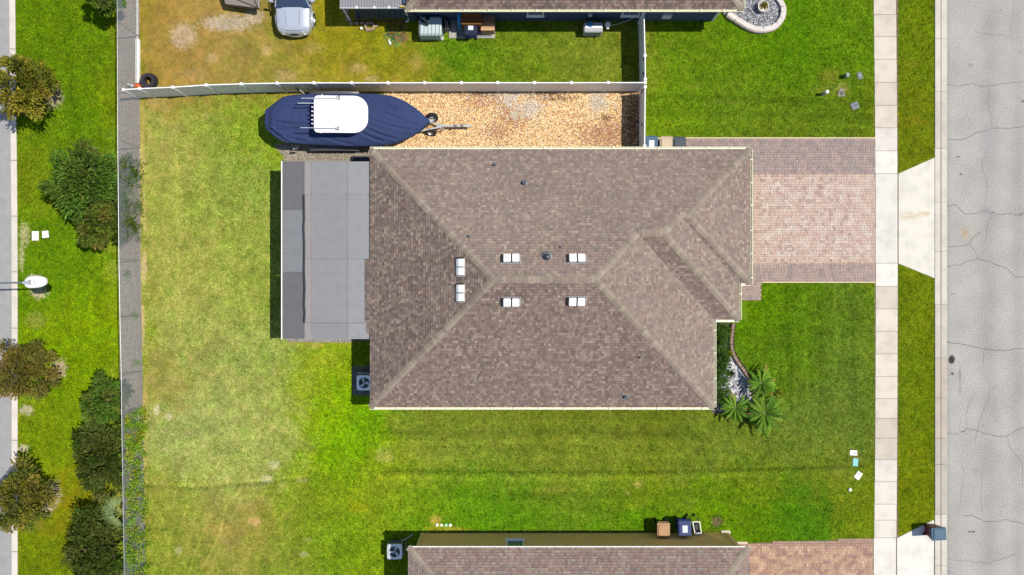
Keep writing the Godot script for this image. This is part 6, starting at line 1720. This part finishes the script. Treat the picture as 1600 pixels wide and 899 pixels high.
	b = B.new(); b.box(px(629, 10.2, 2.6), Vector3(.32, .05, .07), Color(.55, .42, .02), Basis(), .01); single("spirit_level", b, M.plastic, "short yellow level lying at the end of the lanai roof", "tool", px(629, 10.2))
	# corrugated navy sheet leaning below it
	o = thing("corrugated_sheet", "navy corrugated roofing sheet with wavy edge leaning under the lanai roof", "roofing sheet", px(597, 24))
	b = B.new()
	var rows := []
	for i in 81:
		var X := 554 + 84.0 * i / 80.0
		var wv := sin(i * TAU / 8.0)
		var r := []
		for t in [0.0, .5, 1.0]:
			var p := px(X, lerpf(2, 28.5 + wv * 1.0, t), lerpf(1.9, .75, t)); r.append(p + Vector3(0, wv * .03, 0))
		rows.append(r)
	b.grid(rows, Color(.05, .075, .18), px(597, 24, -6)); part("sheet", b, M.metal, o)
	for X in [560, 632]:
		b = B.new(); b.tube([px(X, 33, 0), px(X, 28, .8)], .04, .04, 6, Color(.10, .035, .025)); part("prop", b, M.bark, o)
	b = B.new(); a_box(b, 553, 31.5, 638, 33.4, .25, .3, Color(.10, .04, .03)); part("sill", b, M.bark, o)
	b = B.new(); b.box(px(636, 33.3, .3), Vector3(.16, .05, .07), Color(.8, .8, .8)); part("clip", b, M.vinyl, o)
	# stones
	var sn := 0
	var stones := [[538.5, 17, .10, .22, "pale paver stone standing in the upper row beside the lanai post"], [543.5, 16.5, .09, .2, "second pale paver stone beside the lanai post"], [543.6, 29.5, .13, .17, "grey round stone at the turn of the stone row"], [542, 23, .1, .14, "grey stone between the pale pavers and the row's turn"], [548.8, 37, .14, .10, "round tan stone, first from the left of the lower row"], [557.5, 37, .13, .10, "round tan stone, second from the left of the lower row"], [566, 36.5, .13, .10, "round tan stone, third of the lower row beside the fire pit"]]
	for q in stones:
		b = B.new(); var c := px(q[0], q[1]); b.prism(blob(Vector2(c.x, c.z), q[2], q[3], 10), 0, .12, .03, lit(206, 184, 160)); single("edging_stone", b, M.stone, q[4], "stone", c, "edging stones below the lanai")
	var fpc := px(578, 42)
	for k in 9:
		var a := TAU * k / 9.0
		b = B.new(); b.box(fpc + Vector3(cos(a) * .24, .09, sin(a) * .20), Vector3(.13, .17, .18), vary(lit(206, 172, 150), .12), Basis(Vector3.UP, -a), .02)
		single("pit_stone", b, M.stone, "tan block of the small stone ring below the lanai, %s clockwise from its right" % ORD[k], "stone", fpc + Vector3(cos(a) * .24, 0, sin(a) * .20), "blocks of the small stone ring")
	for q in [[565, 45, .14, .14, Color(.72, .70, .68), "white square paver lying left of the stone ring"], [587, 41.5, .28, .13, lit(214, 186, 160), "tan slab lying right of the stone ring"], [576, 47.5, .3, .14, lit(206, 180, 154), "tan slab lying below the stone ring"]]:
		b = B.new(); b.box(px(q[0], q[1]) + Vector3(0, .07, 0), Vector3(q[2], .13, q[3]), q[4], Basis(Vector3.UP, .25), .015); single("loose_paver", b, M.stone, q[5], "paver", px(q[0], q[1]))
	# garden hose tangle
	b = B.new()
	var hose := []
	for k in 120:
		var t := k / 119.0; var p := px(604 + 9 * sin(t * 26.0) * (1 - t * .3) + t * 22, 56 + 7 * cos(t * 21.0) + 5 * sin(t * 9.0) + t * 5, .03 + .015 * (k % 3)); hose.append(p)
	b.tube(hose, .016, .016, 5, Color(.02, .16, .08)); single("garden_hose", b, M.plastic, "tangled green garden hose on the grass below the lanai", "hose", px(608, 57))
	b = B.new()
	b.box(px(609, 66) + Vector3(0, .04, 0), Vector3(.1, .05, .3), Color(.7, .72, .72), Basis(Vector3.UP, .4), .015); single("hose_nozzle", b, M.plastic, "pale nozzle at the end of the green hose", "nozzle", px(609, 66))
	b = B.new(); b.prism(pts([[602, 34], [636, 34], [637, 67], [616, 66], [604, 50]]), -.03, .008, 0.0, lit(146, 122, 74)); struct("bare_soil", b, M.stone)
	b = B.new()
	for k in 16: b.box(px(rng.randf_range(603, 634), rng.randf_range(36, 62)) + Vector3(0, .02, 0), Vector3(rng.randf_range(.1, .4), .03, rng.randf_range(.03, .08)), vary(pick([lit(150, 90, 50), lit(170, 120, 80), lit(90, 66, 48)]), .3), Basis(Vector3.UP, rng.randf() * 3.0))
	single("wood_scraps", b, M.bark, "scattered brown wood scraps on bare soil below the navy wall", "wood scraps", px(618, 48)).set_meta("kind", "stuff")
	# liquid tote
	o = thing("water_tote", "white caged water tote with black cap beside the navy wall", "water tank", px(676, 42))
	b = B.new()
	var t0 := px(654, 27, 1.05); var t1 := px(689.5, 51, 1.05)
	var tc := (t0 + t1) * .5; var tx := t1.x - t0.x
	b.box(Vector3(tc.x, .58, tc.z + .02), Vector3(tx, .92, 1.02), Color(.42, .52, .54), Basis(), .09); part("tank", b, M.plastic, o)
	b = B.new()
	for k in 6:
		var x := tc.x - tx * .5 + tx * (k + .5) / 6.0
		b.tube([Vector3(x, .1, tc.z + .56), Vector3(x, 1.0, tc.z + .55), Vector3(x, 1.07, tc.z + .5), Vector3(x, 1.07, tc.z - .46), Vector3(x, 1.0, tc.z - .52)], .011, .011, 5, Color(.55, .57, .58))
	for y in [.25, .5, .75, 1.0]: b.tube([Vector3(tc.x - tx * .5, y, tc.z + .56), Vector3(tc.x + tx * .5, y, tc.z + .56)], .011, .011, 5, Color(.5, .52, .53))
	part("cage", b, M.metal, o)
	b = B.new(); b.box(Vector3(tc.x, .07, tc.z), Vector3(tx + .04, .14, 1.06), Color(.3, .3, .3)); part("pallet", b, M.metal, o)
	b = B.new(); b.lathe(px(668, 27, 1.05) + Vector3(0, 0, .06), [[.11, 0], [.11, .05], [.05, .06], [.05, .05], [0, .05]], 14, Color(.02, .02, .02)); part("cap", b, M.rubber, o)
	b = B.new(); b.box(px(690, 60, .1), Vector3(.2, .2, .2), Color(.65, .66, .66), Basis(), .03); part("valve", b, M.plastic, o)
	b = B.new(); b.tube([px(645, 20, 2.3), px(651, 27, 1.5), px(669, 39, 1.16)], .075, .06, 9, Color(.015, .017, .022)); single("drain_hose", b, M.rubber, "black downpipe hose lying across the water tote", "hose", px(669, 39, 1.1))
	o = thing("folded_cart", "black folded garden cart leaning beside the water tote", "cart", px(697, 42))
	b = B.new()
	for s in [0.0, 3.2]: b.tube([px(692 + s, 27, .7), px(696 + s, 33, .8), px(697 + s, 46, .6), px(693 + s, 52, .3)], .022, .022, 6, Color(.33, .32, .29))
	part("frame", b, M.metal, o)
	b = B.new(); b.lathe(px(699, 40, .3), [[0, -.06], [.3, -.06], [.34, 0], [.3, .06], [0, .06]], 18, Color(.018, .018, .02), Basis(Vector3.BACK, 1.1)); part("wheel", b, M.rubber, o)
	b = B.new(); b.box(px(694, 40, .35), Vector3(.1, .5, .8), Color(.02, .02, .022), Basis(), .04); part("tray", b, M.plastic, o)
	# concrete pad with boxes
	b = B.new(); b.prism(rect(701.5, 30, 773.5, 60), -.05, .06, .015, lit(196, 190, 182)); struct("concrete_pad", b, M.concrete)
	b = B.new(); b.prism(rect(712, 32, 768, 58), .05, .066, 0.0, Color(.20, .20, .22)); single("rubber_mat", b, M.canvas, "dark grey mat on the concrete pad by the navy wall", "mat", px(740, 45))
	for q in [[721, 18.5, 752, 38, 1.25, Color(.20, .085, .03), "tall brown wooden cabinet against the navy wall"], [752.5, 23, 772.5, 35.5, 1.0, Color(.22, .14, .085), "cardboard carton standing behind another against the navy wall"], [751.5, 36, 772.5, 47.5, .8, Color(.46, .29, .16), "open light cardboard carton in front of the wooden cabinet's right end"]]:
		var a := px(q[0], q[1], q[4]); var e := px(q[2], q[3], q[4])
		o = thing("cabinet" if q[0] == 721 else "carton", q[6], "cabinet" if q[0] == 721 else "box", Vector3((a.x + e.x) * .5, 0, (a.z + e.z) * .5))
		b = B.new(); b.box(Vector3((a.x + e.x) * .5, q[4] * .5 + .04, (a.z + e.z) * .5), Vector3(e.x - a.x, q[4] - .08, e.z - a.z), q[5], Basis(), .015); part("body", b, M.matte, o)
		for k in 3:
			b = B.new(); b.box(Vector3((a.x + e.x) * .5, q[4] - .012 + k * .001, lerpf(a.z, e.z, (k + .5) / 3.0)), Vector3(e.x - a.x + .02, .03, (e.z - a.z) / 3.0 - .012), vary(q[5], .14), Basis(), .006); part("top_board" if q[0] == 721 else "flap", b, M.matte, o)
	b = B.new(); var bp := px(717, 28, 1.2); b.box(Vector3(bp.x, .65, bp.z), Vector3(.2, 1.25, .5), Color(.05, .25, .50), Basis(), .02); single("blue_panel", b, M.plastic, "bright blue foam panel standing at the cabinet's left side", "panel", Vector3(bp.x, 0, bp.z))
	b = B.new(); b.lathe(px(716, 54), [[.05, .06], [.05, .1], [0, .1]], 10, Color(.03, .03, .03)); single("rubber_cup", b, M.rubber, "small black cup on the concrete pad's lower left", "cup", px(716, 54))
	b = B.new(); b.box(px(764, 51, .1), Vector3(.36, .06, .12), Color(.12, .12, .13), Basis(Vector3.UP, .2), .02); b.box(px(768, 53, .1), Vector3(.24, .05, .1), Color(.66, .64, .6), Basis(Vector3.UP, -.3), .02); single("tools", b, M.plastic, "few grey tools on the concrete pad's lower right corner", "tools", px(764, 51))
	# generator-like box
	o = thing("pump_box", "grey equipment box with white band and blue cap on the upper lawn's edge", "equipment box", px(926, 44))
	var g0 := px(912.5, 34, .8); var g1 := px(942, 46, .8); var gc := (g0 + g1) * .5
	b = B.new(); b.box(Vector3(gc.x, .42, gc.z + .08), Vector3(g1.x - g0.x, .78, .55), Color(.36, .37, .39), Basis(), .05); part("housing", b, M.plastic, o)
	b = B.new(); b.box(Vector3(gc.x + .02, .82, gc.z + .06), Vector3(g1.x - g0.x - .1, .03, .15), Color(.8, .8, .8), Basis(), .01); part("band", b, M.plastic, o)
	b = B.new(); b.lathe(Vector3(px(922.5, 38, .85).x, .81, px(922.5, 38, .85).z), [[.16, 0], [.16, .05], [.12, .07], [.06, .06], [0, .08]], 18, Color(.04, .20, .42)); part("cap", b, M.plastic, o)
	for k in 6:
		b = B.new(); b.box(Vector3(gc.x - .36 + k * .14, .5, gc.z + .362), Vector3(.08, .4, .02), Color(.16, .17, .18)); part("vent_slot", b, M.plastic, o)
	b = B.new(); b.tube([px(930, 50, .2), px(930, 56, .12), px(930, 58, .05)], .06, .06, 8, Color(.03, .03, .03)); part("outlet", b, M.rubber, o)
	o = thing("white_valve", "white plastic tee-shaped valve with hose beside the equipment box", "valve", px(950, 42))
	b = B.new(); var vp := px(949.5, 38.5, .5); b.lathe(vp, [[.15, 0], [.17, .06], [.12, .14], [0, .16]], 14, Color(.82, .82, .82)); b.box(vp + Vector3(0, .05, .14), Vector3(.15, .12, .26), Color(.82, .82, .82), Basis(), .03); b.tube([vp, Vector3(vp.x, 0, vp.z)], .06, .06, 8, Color(.7, .7, .7)); part("body", b, M.plastic, o)
	b = B.new(); b.tube([px(954, 40, .5), px(966, 37.5, .55), px(982, 32, .5), px(996, 23.5, .7), px(1000, 19, 1.2)], .018, .018, 6, Color(.55, .56, .56)); part("hose", b, M.plastic, o)
	# wall-side things right of the short fence
	b = B.new(); b.tube([px(1012, 20, .7), px(1024, 23, .4), px(1034, 27, .2), px(1046, 27.5, .12), px(1050, 25, .3)], .018, .018, 6, Color(.5, .55, .55)); b.tube([px(1016, 29, .2), px(1020, 24, .4), px(1026, 24, .4), px(1022, 28, .15)], .016, .016, 6, Color(.5, .52, .54)); single("wall_hose", b, M.plastic, "pale hose looped along the navy wall right of the short fence", "hose", px(1034, 27))
	# rock garden edging
	var line := [[1132.5, 27.5], [1145, 36], [1161, 46], [1176, 52.5], [1191, 54], [1206, 51], [1217, 43.5], [1224.5, 33], [1227.5, 22], [1226.5, 11], [1222, 2], [1214, -9], [1205, -24]]
	for i in line.size() - 1:
		var a := px(line[i][0], line[i][1]); var e := px(line[i + 1][0], line[i + 1][1])
		var d := (e - a).normalized(); var inn := Vector3(d.z, 0, -d.x)
		o = thing("edging_block", "%s pale block of the curved rock garden border, counted from the navy house" % ORD[i], "edging block", (a + e) * .5, "blocks of the rock garden border")
		b = B.new(); b.box((a + e) * .5 + inn * .16 + Vector3(0, .13, 0), Vector3(a.distance_to(e) - .02, .28, .3), vary(lit(222, 206, 196), .05), Basis(d, Vector3.UP, d.cross(Vector3.UP)), .03); part("block", b, M.concrete, o)
		b = B.new(); b.box((a + e) * .5 + inn * .20 + Vector3(0, .285, 0), Vector3(a.distance_to(e) - .01, .05, .26), vary(lit(244, 238, 232), .03), Basis(d, Vector3.UP, d.cross(Vector3.UP)), .015); part("capstone", b, M.concrete, o)
	o = thing("planter", "round pale stone planter in the rock garden", "planter", px(1189, 14.5))
	b = B.new(); b.lathe(px(1189, 14.5), [[.22, .1], [.27, .3], [.31, .46], [.31, .5], [.26, .5], [.25, .42], [0, .42]], 20, Color(.5, .47, .44)); part("pot", b, M.concrete, o)
	# front bed edging: low wall of stones and a trench of dark soil beside the lawn
	var fl := [[1145, 505], [1143.2, 516], [1142, 527], [1141.6, 538], [1142.6, 547], [1146, 556], [1151, 564.5], [1157, 573], [1163, 581], [1169, 589.5], [1174, 597]]
	for i in fl.size() - 1:
		var a := px(fl[i][0], fl[i][1]); var e := px(fl[i + 1][0], fl[i + 1][1])
		var d := (e - a).normalized()
		b = B.new(); b.box((a + e) * .5 + Vector3(0, .11, 0), Vector3(a.distance_to(e) - .012, .24, .17), vary(lit(176, 150, 134), .10), Basis(d, Vector3.UP, d.cross(Vector3.UP)), .02)
		single("edging_stone", b, M.stone, "%s brownish edging stone of the front bed's border, counted from the house" % ORD[i], "edging stone", (a + e) * .5, "stones of the front bed's border")
	b = B.new(); b.prism(pts([[1147.6, 505], [1150.4, 505], [1148, 530], [1148, 545], [1151.5, 553], [1159, 564], [1172, 583], [1178, 594], [1174, 596], [1164, 579.5], [1152.5, 563], [1146, 551], [1144.3, 540], [1145, 525]]), -.03, .010, 0.0, Color(.025, .017, .012)); struct("soil_trench", b, M.stone)

func a_box(b: B, x0: float, y0: float, x1: float, y1: float, h0: float, h1: float, col: Color):
	var p := px((x0 + x1) * .5, (y0 + y1) * .5, h1); var q0 := px(x0, y0, h1); var q1 := px(x1, y1, h1)
	b.box(Vector3(p.x, (h0 + h1) * .5, p.z), Vector3(q1.x - q0.x, h1 - h0, q1.z - q0.z), col, Basis(), .01)
